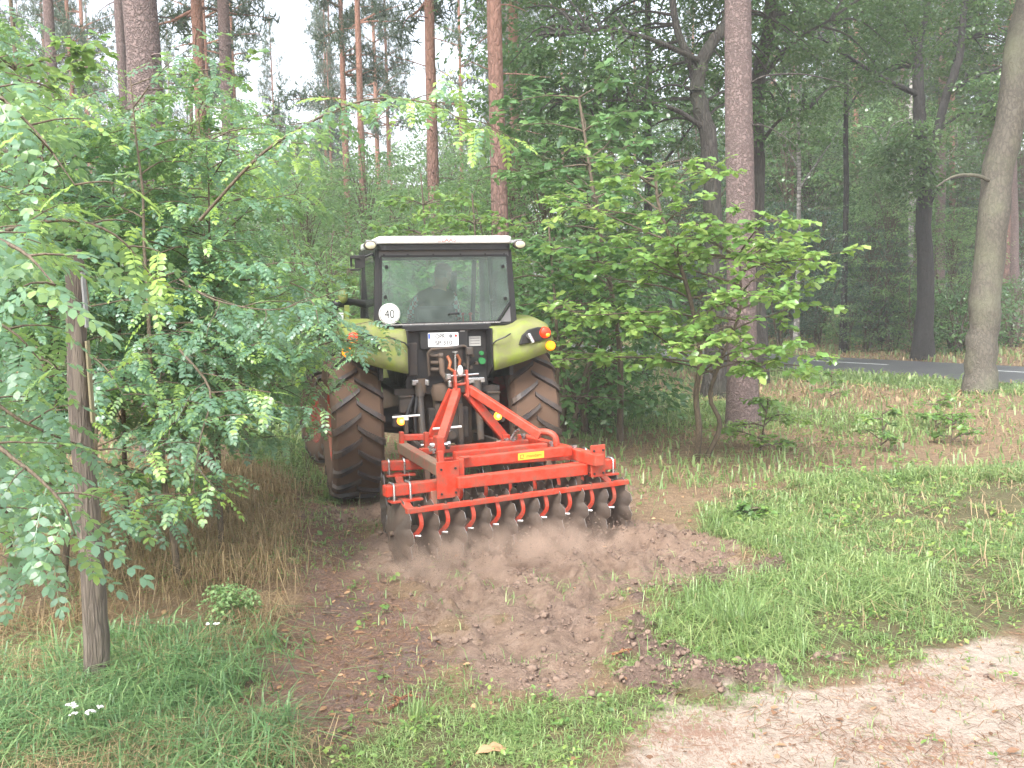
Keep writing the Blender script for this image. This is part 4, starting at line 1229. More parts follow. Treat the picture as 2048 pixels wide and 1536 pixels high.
# ------------------------------------------------------------------ robinia saplings on the left
def robinia(base, h, nb, seed, label, blen=(0.9, 1.5), z0=0.3, tone=0.36, size=0.245, explicit=(), lean=(0, 0), n_parts=0, tip=0.25, only=None, lenf=0.42):
    g = np.random.default_rng(seed)
    b = Vector(base); b.z = float(height(np.array([b.x]), np.array([b.y]))[0]) - 0.02
    bv = np.array(b)
    root = empty('robinia_sapling', b, label=label, cat='robinia', group='young feathery robinias on the left')
    L, W = Leaves(), TB()
    zs = np.linspace(0, h, 10)
    pts = np.stack([lean[0] * zs + np.cumsum(g.normal(0, .02, 10)), lean[1] * zs + np.cumsum(g.normal(0, .02, 10)), zs], 1); pts -= pts[0]
    W.tubes(pts, np.linspace(0.010 + 0.0045 * h, 0.004, 10), 9)
    for k in range(nb):
        f = z0 + (1 - z0) * (k + 0.5) / nb
        z = h * f
        p = np.array([np.interp(z, zs, pts[:, 0]), np.interp(z, zs, pts[:, 1]), z])
        az = k * 2.4 + g.normal(0, .3)
        if only is not None: az = only[0] + (g.random() * 2 - 1) * only[1]
        Lb = (blen[0] + (blen[1] - blen[0]) * g.random()) * (1.1 - 0.5 * f)
        br = arch(p, az, R(24) + g.normal(0, .2), Lb, 0.65, g, 7)
        lime = g.random() < 0.35
        robinia_branch(L, W, br, g, tone + g.normal(0, .08), size, tip * (2.0 if lime else 0.6))
    for path, tn, tp in explicit:
        q = smooth_path([np.asarray(p, float) - bv for p in path])
        robinia_branch(L, W, q, g, tn, size, tp, lenf=lenf)
    link('trunk', W.mesh('robinia_wood', True), root, [MT['twig']])
    arr = L.arrays()
    if n_parts:
        pick = biggest(arr[0] + bv, n_parts)
        leaf_parts(arr, pick, ROB, 'leaf', MT['robinia'], root)
        k = np.ones(len(arr[0]), bool); k[pick] = False
        arr = [a[k] for a in arr]
    soup(arr, ROB, 'robinia_foliage', MT['robinia'], root, 'stuff', 'foliage')
    return root, len(L.p)
A = at
robinia((-2.62, 4.7, 0), 3.3, 4, 401, 'nearest robinia reaching in from the left edge with large leaves before the post', (0.6, 0.9), 0.72, only=(R(20), 0.8), n_parts=300, size=0.25, lenf=0.24, explicit=[
    ([(-2.4, 4.4, 2.9), A(-40, 180, 3.4), A(60, 250, 3.2), A(150, 370, 3.1)], 0.5, 0.35),
    ([(-2.4, 4.5, 2.4), A(-20, 470, 3.6), A(120, 440, 3.4), A(230, 470, 3.4), A(310, 560, 3.4)], 0.55, 0.5),
    ([(-2.4, 4.5, 2.3), A(-60, 470, 3.0), A(40, 500, 2.7), A(110, 570, 2.6)], 0.42, 0.2),
    ([(-2.4, 4.5, 1.7), A(-60, 640, 3.4), A(20, 660, 3.2), A(80, 720, 3.2)], 0.38, 0.3),
    ([(-2.4, 4.5, 1.3), A(-60, 790, 3.6), A(40, 840, 3.5), A(130, 880, 3.6), A(200, 900, 3.7)], 0.3, 0.2),
    ([(-2.4, 4.5, 1.0), A(-60, 880, 3.2), A(30, 920, 3.0), A(120, 1000, 2.9), A(150, 1070, 2.9)], 0.32, 0.35),
    ([(-2.4, 4.5, 0.8), A(-30, 1010, 3.4), A(40, 1050, 3.4), A(110, 1110, 3.4)], 0.3, 0.1)])
robinia(A(345, 900, 7.0), 3.6, 17, 402, 'robinia sapling with thin brown stems just right of the post', (0.8, 1.3), 0.28, n_parts=300, lean=(-0.02, 0), only=(R(45), 1.9), explicit=[
    ([A(400, 440, 6.2), A(505, 325, 6.0), A(585, 265, 5.9), A(690, 212, 5.8), A(780, 196, 5.7), A(880, 215, 5.6), A(950, 265, 5.5)], 0.42, 0.55),
    ([A(360, 700, 6.2), A(420, 780, 5.6), A(400, 880, 5.2), A(385, 990, 5.0)], 0.5, 0.3),
    ([A(360, 560, 6.2), A(430, 600, 6.1), A(540, 620, 6.0), A(620, 600, 5.9)], 0.36, 0.2)])
robinia(A(435, 930, 7.8), 3.3, 22, 403, 'robinia sapling whose branches hang over the left lane beside the tractor', (0.8, 1.25), 0.3, explicit=[
    ([A(480, 700, 7.8), A(560, 720, 7.7), A(640, 690, 7.6), A(690, 680, 7.5), A(725, 690, 7.4)], 0.36, 0.2),
    ([A(480, 560, 7.8), A(560, 560, 7.7), A(640, 600, 7.6), A(690, 690, 7.5)], 0.36, 0.2)])
robinia(A(250, 900, 8.0), 3.3, 26, 404, 'tall leafy robinia in front of the thickest left-hand pine', (0.9, 1.4), 0.28)
robinia(A(110, 900, 7.2), 3.5, 26, 405, 'leafy robinia behind the leaning post by the left edge', (0.9, 1.4), 0.25)
robinia(A(-40, 900, 7.8), 4.4, 20, 406, 'robinia at the left margin behind the nearest sprays', (0.9, 1.4), 0.3)
robinia(A(420, 850, 10.2), 4.2, 26, 407, 'hazy robinia farther back beside the green lane', (0.9, 1.4), 0.25)
robinia(A(500, 850, 12.5), 3.8, 20, 408, 'far robinia leaning over the lane ahead of the tractor', (0.9, 1.3), 0.3)
robinia(A(320, 850, 11.0), 3.9, 16, 409, 'tall hazy robinia behind the others', (1.0, 1.5), 0.35)
robinia(A(110, 850, 11.5), 4.9, 16, 410, 'pale robinia in the upper left beneath the pines', (1.0, 1.5), 0.4)
robinia(A(185, 930, 6.6), 2.4, 16, 411, 'low robinia filling the gap right behind the leaning post', (0.7, 1.1), 0.22)
robinia(A(10, 930, 7.0), 2.9, 14, 412, 'low robinia left of the leaning post', (0.7, 1.1), 0.25)
robinia(A(330, 930, 9.0), 3.0, 18, 413, 'low robinia above the tan grass mound', (0.8, 1.2), 0.2)

# ------------------------------------------------------------------ young oaks right of the tractor
def young_oak(name, base, stems, nb, h, rad, z0, leafsz, seed, label, cat, mat, n_parts=0, per=6, tone=0.5, bias=(0, 0), group='young oaks and saplings right of the tractor', tmpl=LF_OAK, dens=1.0, prof=None):
    g = np.random.default_rng(seed)
    b = Vector(base); b.z = -0.02; bv = np.array(b)
    root = empty(name, b, label=label, cat=cat, group=group)
    L, W = Leaves(), TB()
    st = []
    for pts, r0 in stems:
        q = smooth_path([np.asarray(p, float) - bv for p in pts]); W.tubes(q, np.linspace(r0, r0 * 0.35, len(q)), 8); st.append(q)
    for k in range(nb):
        f = (k + 0.5) / nb
        z = z0 + (h - z0) * f
        q = st[k % len(st)]
        p = q[np.argmin(abs(q[:, 2] - z * 0.93))]
        az = k * 2.4 + g.normal(0, .3)
        Lb = rad * (0.55 + 0.6 * g.random()) * ((1.15 - 0.75 * f ** 1.5) if prof is None else 1.02 - 0.45 * f)
        br = arch(p, az, R(18) + g.normal(0, .15), Lb, 0.35, g, 7)
        br += (np.linspace(0, 1, len(br))[:, None]) * np.array([bias[0], bias[1], 0]) * Lb
        W.tubes(br, np.linspace(0.014, 0.004, len(br)), 5)
        lt = tone + g.normal(0, .1)
        qq = resample(br, min(0.2, Lb / 4.2))
        for i in range(2, len(qq)):
            for sgn in (-1, 1):
                if g.random() > 0.75 * dens: continue
                d = qq[i] - qq[i - 1]
                tp = arch(qq[i], math.atan2(d[1], d[0]) + sgn * (0.5 + 0.6 * g.random()), g.normal(0.08, .2), min(1, rad) * (0.22 + 0.28 * g.random()), 0.2, g, 3)
                W.tubes(tp, np.linspace(.004, .002, len(tp)), 4)
                for c in (tp[-1], tp[len(tp) // 2]):
                    n = per
                    a = g.random(n) * 6.28
                    dd = np.stack([np.cos(a), np.sin(a), g.normal(-0.15, .25, n)], 1) + (tp[-1] - tp[0]) * 1.2
                    L.add(c + g.normal(0, .015, (n, 3)), dd, np.stack([g.normal(0, .42, n), g.normal(0, .42, n), np.ones(n)], 1), leafsz * (0.6 + 0.65 * g.random(n)), lt + g.normal(0, .13, n))
    link('trunk', W.mesh('sapling_wood', True), root, [MT['twig']])
    arr = L.arrays()
    if n_parts:
        pick = biggest(arr[0] + bv, n_parts)
        leaf_parts(arr, pick, [tmpl], 'leaf', mat, root)
        k = np.ones(len(arr[0]), bool); k[pick] = False
        arr = [a[k] for a in arr]
    soup(arr, tmpl, 'sapling_foliage', mat, root, 'stuff', 'foliage')
    return root
O1 = gp(1392, 925)
young_oak('young_oak', O1, [([O1, A(1398, 860, 12.1), A(1392, 790, 12.1), A(1400, 700, 12.0), A(1370, 560, 11.9), A(1320, 420, 11.8), A(1310, 340, 11.8)], 0.045),
                            ([O1 + Vector((.12, .05, 0)), A(1440, 850, 12.2), A(1420, 790, 12.2), A(1450, 700, 12.2), A(1480, 620, 12.1), A(1480, 520, 12.0)], 0.035)],
          60, 3.85, 1.55, 1.15, 0.13, 501, 'bushy bright green young oak on two thin stems right of the disc harrow', 'oak', MT['oak'], 300, 7, 0.52, (-0.2, -0.1), prof=1)
S2 = A(1240, 900, 13.8); S2.z = 0
young_oak('oak_sapling', S2, [([S2, S2 + Vector((.0, 0, 1.5)), S2 + Vector((-.25, 0, 3)), S2 + Vector((-.5, .1, 4.8))], 0.05)],
          28, 5.2, 1.45, 2.3, 0.17, 502, 'tall broad-leaved sapling with shiny wet leaves above the young oak', 'oak', MT['red_oak'], 0, 6, 0.5, (-0.1, 0))
S3 = gp(1520, 905)
young_oak('oak_seedling', S3, [([S3, S3 + Vector((.05, 0, .35)), S3 + Vector((.12, 0, .7))], 0.014)], 9, 0.75, 0.5, 0.12, 0.10, 503, 'low oak seedling bush at the foot of the large pine', 'oak', MT['oak'], 0, 5, 0.4)
for i, (px_, py_, h, sd_, lab) in enumerate([(1760, 900, 0.55, 504, 'lime green oak seedling in the middle of the right bank'), (1900, 890, 0.45, 505, 'small green seedling left of the road sign-free verge'), (1500, 1050, 0.20, 506, 'seedling with some brown leaves at the edge of the tilled soil'), (1660, 800, 0.6, 507, 'seedling on the bank below the road'), (1870, 860, .5, 508, 'leafy seedling before the leaning grey trunk')]):
    if i == 1: lab = 'small green seedling farther right on the bank'
    s = gp(px_, py_)
    young_oak('oak_seedling', s, [([s, s + Vector((.03, 0, h * .5)), s + Vector((.02, 0, h))], 0.008)], 6, h, 0.32 if i != 2 else 0.14, 0.08, 0.085 if i != 2 else 0.06, sd_, lab, 'seedling', MT['weed'] if i in (0, 2) else MT['oak'], 0, 5, 0.62 if i == 0 else 0.45)
for i, (px_, Y, h, rr_, z0_, lab) in enumerate([(960, 15.5, 3.7, 1.2, 1.6, 'pale green sapling showing right above the right end of the cab roof'), (1110, 13.2, 3.1, 1.1, 1.0, 'leafy sapling close behind the right fender of the tractor'), (860, 17.0, 4.2, 1.2, 2.0, 'light green sapling above the middle of the cab roof')]):
    s = A(px_, 800, Y); s.z = 0
    young_oak('oak_sapling', s, [([s, s + Vector((.04, 0, h * .5)), s + Vector((-.05, 0, h))], 0.035)], 24, h, rr_, z0_, 0.13, 520 + i, lab, 'oak', MT['oak'] if i != 1 else MT['red_oak'], 0, 6, 0.45)
# broad-leaved spray hanging between the left pines
S4 = A(395, 800, 11.0); S4.z = 0
young_oak('broadleaf_sapling', S4, [([S4, S4 + Vector((0, 0, 2)), S4 + Vector((.1, 0, 4.6))], 0.05)], 12, 4.7, 1.0, 2.8, 0.14, 510, 'slim broad-leaved sapling in front of the orange pines on the left', 'sapling', MT['oak'], 0, 5, 0.35, group='saplings among the left pines')
S5 = A(90, 800, 9.8); S5.z = 0
young_oak('broadleaf_sapling', S5, [([S5, S5 + Vector((0, 0, 2)), S5 + Vector((-.1, 0, 5.2))], 0.05)], 18, 5.3, 1.4, 2.9, 0.15, 511, 'broad-leaved sapling in the upper left corner', 'sapling', MT['oak'], 0, 5, 0.38, group='saplings among the left pines')

# ------------------------------------------------------------------ small plants and debris in the foreground
def tuft(px_, py_, n, h, w, seed, name, label, cat, mat, spread=0.1, up=1.0):
    g = np.random.default_rng(seed)
    b = gp(px_, py_); b.z = float(height(np.array([b.x]), np.array([b.y]))[0])
    tb_ = TB()
    for k in range(n):
        az = g.random() * 6.28; el = R(50 + 35 * g.random())
        q = arch((g.normal(0, spread * .4), g.normal(0, spread * .4), -0.01), az, el, h * (0.5 + 0.7 * g.random()), 1.3 * up, g, 5, .04)
        lat = np.array([-math.sin(az), math.cos(az), 0]) * w * 0.5
        ws = np.array([1, 1.1, 1, .8, .5, .06])[:, None]
        V = np.concatenate([q - lat * ws, q + lat * ws]); T = []
        for i in range(5): T += [[i, i + 6, i + 7], [i, i + 7, i + 1]]
        tb_.add(V, np.array(T), 0.5 + g.normal(0, .15))
    r_ = empty(name, b, label=label, cat=cat)
    link('blades', tb_.mesh('blades'), r_, [mat], kind='stuff')
    return r_, b
tuft(1480, 1275, 110, 0.34, 0.009, 601, 'grass_tuft', 'tall tuft of long-bladed grass right of the tilled strip', 'grass tuft', MT['grass'], 0.14)
tuft(840, 1440, 40, 0.14, 0.008, 602, 'grass_tuft', 'small grass tuft at the near edge of the tilled strip', 'grass tuft', MT['grass'], 0.08)
r_, b = tuft(465, 1262, 10, 0.2, 0.006, 603, 'spurge_plant', 'rounded grey-green feathery plant left of the brown track', 'plant', MT['blue_leaf'], 0.05, 0.4)
L = Leaves(); g = np.random.default_rng(604)
for k in range(70):
    v = g.normal(0, 1, 3); v /= np.linalg.norm(v)
    spray(L, np.array([0, 0, 0.17]) + v * np.array([.17, .14, .12]) * g.random() ** .4, 0.05, 16, 0.03, g, 0.85, .5)
soup(L, LF_DIA, 'spurge_leaves', MT['feather'], r_, 'stuff', 'leaves')
for i, (px_, py_, n, lab) in enumerate([(175, 1500, 6, 'yarrow with a flat cluster of white flowers in the lower left corner'), (422, 1335, 2, 'single small white flower by the brown track')]):
    b = gp(px_, py_); b.z = float(height(np.array([b.x]), np.array([b.y]))[0])
    g = np.random.default_rng(610 + i)
    r_ = empty('yarrow_flower', b, label=lab, cat='flower')
    mb = MB()
    for k in range(n):
        top = Vector((g.normal(0, .035), g.normal(0, .03), 0.20 + 0.03 * g.random()))
        MB().tube([(0, 0, -.01), top * 0.6, top], 0.0018, 5).build('stalk', MT['weed'], r_)
        mb = MB()
        for q in range(9): mb.sphere(top + Vector((g.normal(0, .009), g.normal(0, .009), g.normal(0, .003))), (.0065, .0065, .004), 7, 5)
        mb.build('flower_head', MT['flower'], r_, smooth=True)
def stick(px_, py_, L_, r, az, seed, name, label, mat, fork=False, el=0.08):
    g = np.random.default_rng(seed)
    b = gp(px_, py_); b.z = float(height(np.array([b.x]), np.array([b.y]))[0]) + r
    r0 = empty(name, b, label=label, cat='stick')
    q = arch((0, 0, 0), az, el, L_, 0.3, g, 7, .18)
    MB().tube([tuple(p) for p in q], [r * (1 - 0.6 * i / 7) for i in range(8)], 7).build('stem', mat, r0, smooth=True)
    if fork:
        for j, da in ((3, .9), (5, -1.0), (4, 2.0)):
            q2 = arch(q[j], az + da, 0.25, L_ * 0.4, 0.6, g, 5, .2)
            MB().tube([tuple(p) for p in q2], [r * .6 * (1 - 0.6 * i / 5) for i in range(6)], 6).build('side_root', mat, r0, smooth=True)
stick(775, 1425, 0.20, 0.013, R(55), 701, 'torn_root', 'torn orange-brown root lying at the near end of the brown track', MT['torn_wood'], True, .12)
stick(1225, 1318, 0.13, 0.012, R(-20), 702, 'torn_root', 'broken root stub with a pale end beside the tilled strip', MT['torn_wood'], True, .35)
stick(735, 1450, 0.28, 0.005, R(-25), 703, 'fallen_twig', 'thin dark twig lying in the grass at the bottom', MT['twig'], False)
stick(645, 1235, 0.12, 0.011, R(-15), 704, 'fallen_twig', 'short broken stick on the brown track', MT['twig'])
stick(1150, 775, 0.9, 0.03, R(8), 705, 'fallen_branch', 'pale broken branch lying in the shade behind the right rear wheel', MT['torn_wood'])
stick(1290, 815, 0.7, 0.02, R(0), 706, 'fallen_branch', 'dark branch lying on the forest floor left of the young oak', MT['twig'])
b = gp(985, 1522); 
lf = tri_mesh('fallen_leaf', LF_OAK[0] * np.array([.16, .16, .2]), LF_OAK[1], False, np.full(len(LF_OAK[0]), .9)); 
o = link('fallen_leaf', lf, None, [MT['dead_leaf']]); o.location = (b.x - .08, b.y, float(height(np.array([b.x]), np.array([b.y]))[0]) + .02); o.rotation_euler = (0.1, 0.05, R(-70))
tag(o, 'large pale brown dead leaf on the sand at the bottom', 'leaf')

# the leaning fence post on the left
pb, pt = gp(195, 1385), at(146, 508, 5.3)
post = empty('fence_post', pb, label='weathered leaning wooden post with pale laths nailed on, among the leaves', cat='post')
g = np.random.default_rng(9)
n = 26; f = np.linspace(-0.03, 1, n)
ax = np.array(pt - pb)
pts = f[:, None] * ax[None] + np.stack([g.normal(0, .002, n) + 0.012 * np.sin(f * 7), g.normal(0, .002, n), np.zeros(n)], 1)
W = TB(); W.tubes(pts, (0.070 - 0.022 * f) * (1 + g.normal(0, .02, n)), 20)
link('trunk', W.mesh('post_body', True), post, [MT['post_wood']])
capm = MB(); c = Vector(pts[-1]); capm.cyl(c, c + Vector((-.004, 0, .012)), 0.041, 20).build('post_top', MT['post_wood'], post)
for (y0, y1, off, m_, nm) in ((545, 655, .062, 'grey_lath', 'lath'), (682, 845, .066, 'lath', 'lath')):
    a0 = (at(170, y0, 5.27) - pb); t_ = (2.4 - a0.z) 
    q0 = Vector(ax * (a0.z / ax[2])); a1 = (at(180, y1, 5.27) - pb); q1 = Vector(ax * (a1.z / ax[2]))
    MB().bar(q0 + Vector((off - .008, -.02, 0)), q1 + Vector((off, -.02, 0)), 0.012, 0.04, (0, 1, 0)).build(nm, MT[m_], post, bevel=.002)
# ------------------------------------------------------------------ tractor (local: x right, y ahead, z up; origin under the rear axle)
tr = empty('tractor', TR_O, TR_YAW, label='muddy lime green and black tractor with a white roof, driving away into the wood', cat='tractor')
def text(name, s, size, mat, parent, loc, rot, ext=0.001, align='CENTER', sx=1.0, off=0.0):
    cu = bpy.data.curves.new(name, 'FONT')
    cu.body = s; cu.size = size; cu.extrude = ext; cu.offset = off; cu.align_x = align; cu.align_y = 'CENTER'
    cu.materials.append(mat)
    t0_ = bpy.data.objects.new(name, cu); col.objects.link(t0_)
    dg = bpy.context.evaluated_depsgraph_get(); dg.update()
    me_ = bpy.data.meshes.new_from_object(t0_.evaluated_get(dg))
    bpy.data.objects.remove(t0_); me_.name = name
    o = link(name, me_)
    o.parent = parent; o.location = loc; o.rotation_euler = rot; o.scale = (sx, 1, 1)
    return o
FACE = (math.pi / 2, 0, 0)                                    # lettering that faces the rear

def wheel(name, c, Rr, w, rim_r, n_lug, steer=0.0, side=1):
    g = np.random.default_rng(int(Rr * 100) + (side > 0))
    wh = empty(name); wh.parent = tr; wh.location = c; wh.rotation_euler = (0, 0, steer)
    h = w / 2; Rb = Rr - 0.042
    prof = [(-h * .80, rim_r), (-h * .98, rim_r + (Rb - rim_r) * .3), (-h, rim_r + (Rb - rim_r) * .55), (-h * .95, Rb - .05), (-h * .82, Rb - .012), (-h * .4, Rb + .002), (0, Rb + .006),
            (h * .4, Rb + .002), (h * .82, Rb - .012), (h * .95, Rb - .05), (h, rim_r + (Rb - rim_r) * .55), (h * .98, rim_r + (Rb - rim_r) * .3), (h * .80, rim_r)]
    MB().lathe(prof, n=56).build('tyre', MT['tyre'], wh, smooth=True)
    o = side
    prof = [(-h * .80, rim_r + .01), (-h * .82, rim_r - .015), (-h * .55, rim_r - .05), (-h * .1, rim_r - .07), (h * .5, rim_r - .05), (h * .82, rim_r - .015), (h * .80, rim_r + .01)]
    MB().lathe(prof, n=48).build('rim', MT['rim'], wh, smooth=True)
    # the disc: flush with the outer face
    dp = [(o * h * .50, rim_r - .045), (o * h * .58, rim_r * .80), (o * h * .50, rim_r * .50), (o * h * .22, rim_r * .42), (o * h * .22, .13), (o * h * .50, .12), (o * h * .52, .0)]
    MB().lathe(dp, n=40).build('wheel_disc', MT['rim'], wh, smooth=True)
    nb = MB()
    for k in range(8):
        a = k * math.pi / 4
        nb.cyl((o * h * .22, .2 * math.cos(a), .2 * math.sin(a)), (o * h * .32, .2 * math.cos(a), .2 * math.sin(a)), .016, 6)
    nb.build('wheel_nuts', MT['iron'], wh)
    # chevron lugs: from the middle of the tread out to each shoulder
    meshes = {}
    for sx in (-1, 1):
        mb = MB(); m = 8
        ring = []
        drop = 0.235 * Rr                                         # how far the lug runs round the tyre
        for i in range(m):
            t = i / (m - 1)
            xa = -0.02 + (h * 0.99 + 0.02) * t
            a = (drop / Rr) * (t ** 0.85)
            lw = (0.028 + 0.016 * t) / Rr
            top = Rr - (0.012 * t * t if t < .8 else 0.012 * t * t + (t - .8) * .22)
            bot = Rb - 0.03 - (0.06 if t > .9 else 0)
            ring.append([(xa, a - lw, bot), (xa, a - lw * .72, top), (xa, a + lw * .72, top), (xa, a + lw, bot)])
        v = []
        for rg in ring:
            for (xa, a, r_) in rg: v.append((sx * xa, -r_ * math.cos(a), -r_ * math.sin(a)))   # at the rear, running down
        f = []
        for i in range(m - 1):
            for k in range(4):
                f.append((i * 4 + k, i * 4 + (k + 1) % 4, i * 4 + 4 + (k + 1) % 4, i * 4 + 4 + k))
        f += [(0, 1, 2, 3), tuple((m - 1) * 4 + k for k in (3, 2, 1, 0))]
        mb.add(v, f)
        me = mb.mesh('tread_lug'); me.materials.append(MT['lug'])
        for k in range(n_lug):
            lo = bpy.data.objects.new('tread_lug', me); col.objects.link(lo); lo.parent = wh
            lo.rotation_euler = (2 * math.pi * (k + (0.5 if sx > 0 else 0)) / n_lug + .1, 0, 0)
    return wh
for sx in (-1, 1):
    wheel('rear_wheel', (sx * 0.93, 0, 0.81), 0.82, 0.53, 0.46, 20, 0, sx)
    wheel('front_wheel', (sx * 1.0, 2.45, 0.59), 0.60, 0.42, 0.32, 17, R(14), sx)

# fenders
def fender(sx):
    x0, x1 = 0.44, 1.09
    mb = MB()
    nxs = 12
    prof_n = 15
    rows = []
    for i in range(nxs):
        u = i / (nxs - 1)
        x = x0 + (x1 - x0) * u
        zl = 1.37 + 0.20 * u ** 1.2                              # lower lip rises outward
        bulge = smooth(0.30, 0.48, u) * (1 - smooth(0.93, 1.04, u))      # the lamp pod stands proud
        yb = -0.86 - 0.03 * bulge + 0.05 * smooth(0.85, 1, u)
        ztop = 1.80 + 0.055 * bulge - 0.10 * smooth(0.86, 1, u)
        row = [(x, yb - .01, zl), (x, yb, zl + .12), (x, yb + .01, 1.64), (x, yb + .03, ztop - .07), (x, yb + .07, ztop - .02), (x, yb + .14, ztop)]
        for k in range(1, 10):
            t = k / 9
            row.append((x, yb + .14 + (0.62 + .86 - .14) * t, ztop + 0.05 * math.sin(math.pi * t) - .25 * max(0, t - .6)))
        rows.append([(sx * a, b, c) for a, b, c in row])
    v = [p for r_ in rows for p in r_]
    f = []
    for i in range(nxs - 1):
        for k in range(prof_n - 1):
            a = i * prof_n + k
            f.append((a, a + 1, a + prof_n + 1, a + prof_n))
    mb.add(v, f)
    o = mb.build('fender', MT['green'], tr, smooth=True)
    s = o.modifiers.new('thickness', 'SOLIDIFY'); s.thickness = 0.022; s.offset = 0
    # inner wall beside the cab
    MB().prism([(-.84, 1.40), (-.84, 1.80), (-.6, 1.80), (.6, 1.80), (.7, 1.3), (.3, 1.15), (-.4, 1.15)], sx * .425, sx * .44, 'X').build('fender_wall', MT['panel'], tr)
    yb = -0.905
    # dark lamp panel on the pod
    pl = [(sx * a, b) for a, b in ((.70, 1.625), (.735, 1.72), (.80, 1.775), (.90, 1.80), (1.02, 1.79), (1.045, 1.69), (.90, 1.655))]
    MB().prism(pl, yb - .012, yb + .03, 'Y').build('lamp_panel', MT['black'], o, bevel=.006)
    tl = MB().lathe([(-.045, 0), (-.043, .03), (-.03, .052), (0, .06), (.03, .06)], 'Y', (sx * 0.975, yb - .01, 1.742), 24).build('tail_light', MT['tail_red'], o, smooth=True)
    MB().sphere((sx * .992, yb - .045, 1.72), (.026, .016, .02), 12, 8).build('brake_glint', MT['tail_amber'], tl, smooth=True)
    ind = MB().lathe([(-.05, 0), (-.048, .03), (-.03, .047), (0, .05), (.05, .05)], 'Y', (sx * 1.035, yb + .005, 1.605), 20).build('indicator_light', MT['tail_amber'], o, smooth=True)
    # plug socket bracket
    MB().cyl((sx * .795, yb - .01, 1.715), (sx * .80, yb - .07, 1.70), .022, 12).cyl((sx * .79, yb - .05, 1.735), (sx * .825, yb - .09, 1.645), .02, 12).build('socket_holder', MT['steel'], o, smooth=True)
    MB().tube([(sx * .62, yb + .03, 1.74), (sx * .55, yb - .02, 1.71), (sx * .47, yb + .0, 1.68), (sx * .42, yb + .05, 1.63)], .008, 6).build('lamp_cable', MT['hose'], o, smooth=True)
for sx in (-1, 1): fender(sx)

# body: gearbox, axle, engine hood
MB().prism([(-.30, .58), (.30, .58), (.30, 1.0), (.20, 1.12), (-.20, 1.12), (-.30, 1.0)], -.42, 2.2, 'Y').build('gearbox', MT['brown_iron'], tr, bevel=.015)
MB().lathe([(-.72, .11), (-.3, .17), (.3, .17), (.72, .11)], 'X', (0, 0, .81), 20).build('rear_axle', MT['dark'], tr, smooth=True)
MB().lathe([(-.76, .07), (-.3, .09), (.3, .09), (.76, .07)], 'X', (0, 2.45, .6), 16).build('front_axle', MT['dark'], tr, smooth=True)
MB().prism([(-.36, 1.0), (.36, 1.0), (.37, 1.45), (.30, 1.66), (-.30, 1.66), (-.37, 1.45)], 1.05, 2.95, 'Y').build('hood', MT['green'], tr, bevel=.05)
MB().tube([(.42, 1.15, 1.3), (.46, 1.15, 1.6), (.46, 1.15, 2.3), (.46, 1.10, 2.42)], .04, 12).build('exhaust', MT['dark'], tr, smooth=True)

# cab
YB, ZF, ZT = -0.66, 1.30, 2.60
cabf = MB()
for sx in (-1, 1):
    cabf.bar((sx * .715, YB, 1.80), (sx * .675, YB + .03, ZT), .06, .06, (0, 1, 0))
    cabf.bar((sx * .74, .30, 1.80), (sx * .70, .30, ZT), .05, .06, (0, 1, 0))
    cabf.bar((sx * .62, .98, 1.35), (sx * .66, .86, ZT), .05, .06, (0, 1, 0))
    cabf.bar((sx * .735, YB, 1.81), (sx * .735, .35, 1.81), .05, .05)
    cabf.bar((sx * .735, .35, 1.81), (sx * .64, .95, 1.40), .05, .05)
    cabf.bar((sx * .675, YB + .03, 2.585), (sx * .65, .88, 2.585), .05, .06)
cabf.box((0, YB + .02, 1.84), (1.44, .05, .035))
cabf.box((0, .88, 2.585), (1.34, .05, .06))
cabf.box((0, .97, 1.36), (1.26, .05, .06))
cabf.build('cab_frame', MT['black'], tr, bevel=.008)
MB().box((0, .1, 1.17), (1.1, 1.5, .06)).build('cab_floor', MT['dark'], tr)
MB().box((0, YB + .01, 2.565), (1.34, .05, .075)).build('header_panel', MT['grey'], tr, bevel=.006)
hb = MB()
for x in (-.62, -.38, -.12, .16, .42, .62): hb.cyl((x, YB - .022, 2.555), (x, YB - .01, 2.555), .009, 8)
hb.build('header_bolts', MT['black'], tr)
# roof
def rrect(x0, x1, y0, y1, r, n=5):
    P = []
    for cx, cy_, a0 in ((x1 - r, y1 - r, 0), (x0 + r, y1 - r, 90), (x0 + r, y0 + r, 180), (x1 - r, y0 + r, 270)):
        for k in range(n + 1):
            a = R(a0 + 90 * k / n); P.append((cx + r * math.cos(a), cy_ + r * math.sin(a)))
    return P
rf = MB().prism(rrect(-.69, .69, -.80, .80, .10), 2.66, 2.735, 'Z').build('roof', MT['white'], tr, bevel=.018)
MB().prism(rrect(-.69, .68, -.76, .98, .08), 2.60, 2.656, 'Z').build('roof_seal', MT['black'], rf)
text('roof_lettering', 'CLAAS', .052, MT['red_ink'], rf, (-.005, -.8025, 2.692), FACE, .001, sx=1.25)
MB().sphere((.20, -.45, 2.735), (.03, .03, .02), 10, 6).build('roof_knob', MT['red_ink'], rf, smooth=True)
for sx in (-1, 1):
    wl = MB().lathe([(-.06, 0), (-.058, .035), (-.04, .052), (.02, .05), (.06, .03), (.07, 0)], 'Y', (0, 0, 0), 20).build('work_light', MT['dark'], tr, smooth=True, loc=(sx * .765, -.74, 2.645))
    wl.scale = (1.25, 1, .9)
    MB().lathe([(-.066, 0), (-.064, .03), (-.057, .04)], 'Y', (0, 0, 0), 20).build('lens', MT['lens'], wl, smooth=True)
    MB().bar((sx * .68, -.70, 2.68), (sx * .80, -.70, 2.69), .05, .03).build('light_bracket', MT['steel'], wl).matrix_parent_inverse = wl.matrix_basis.inverted()
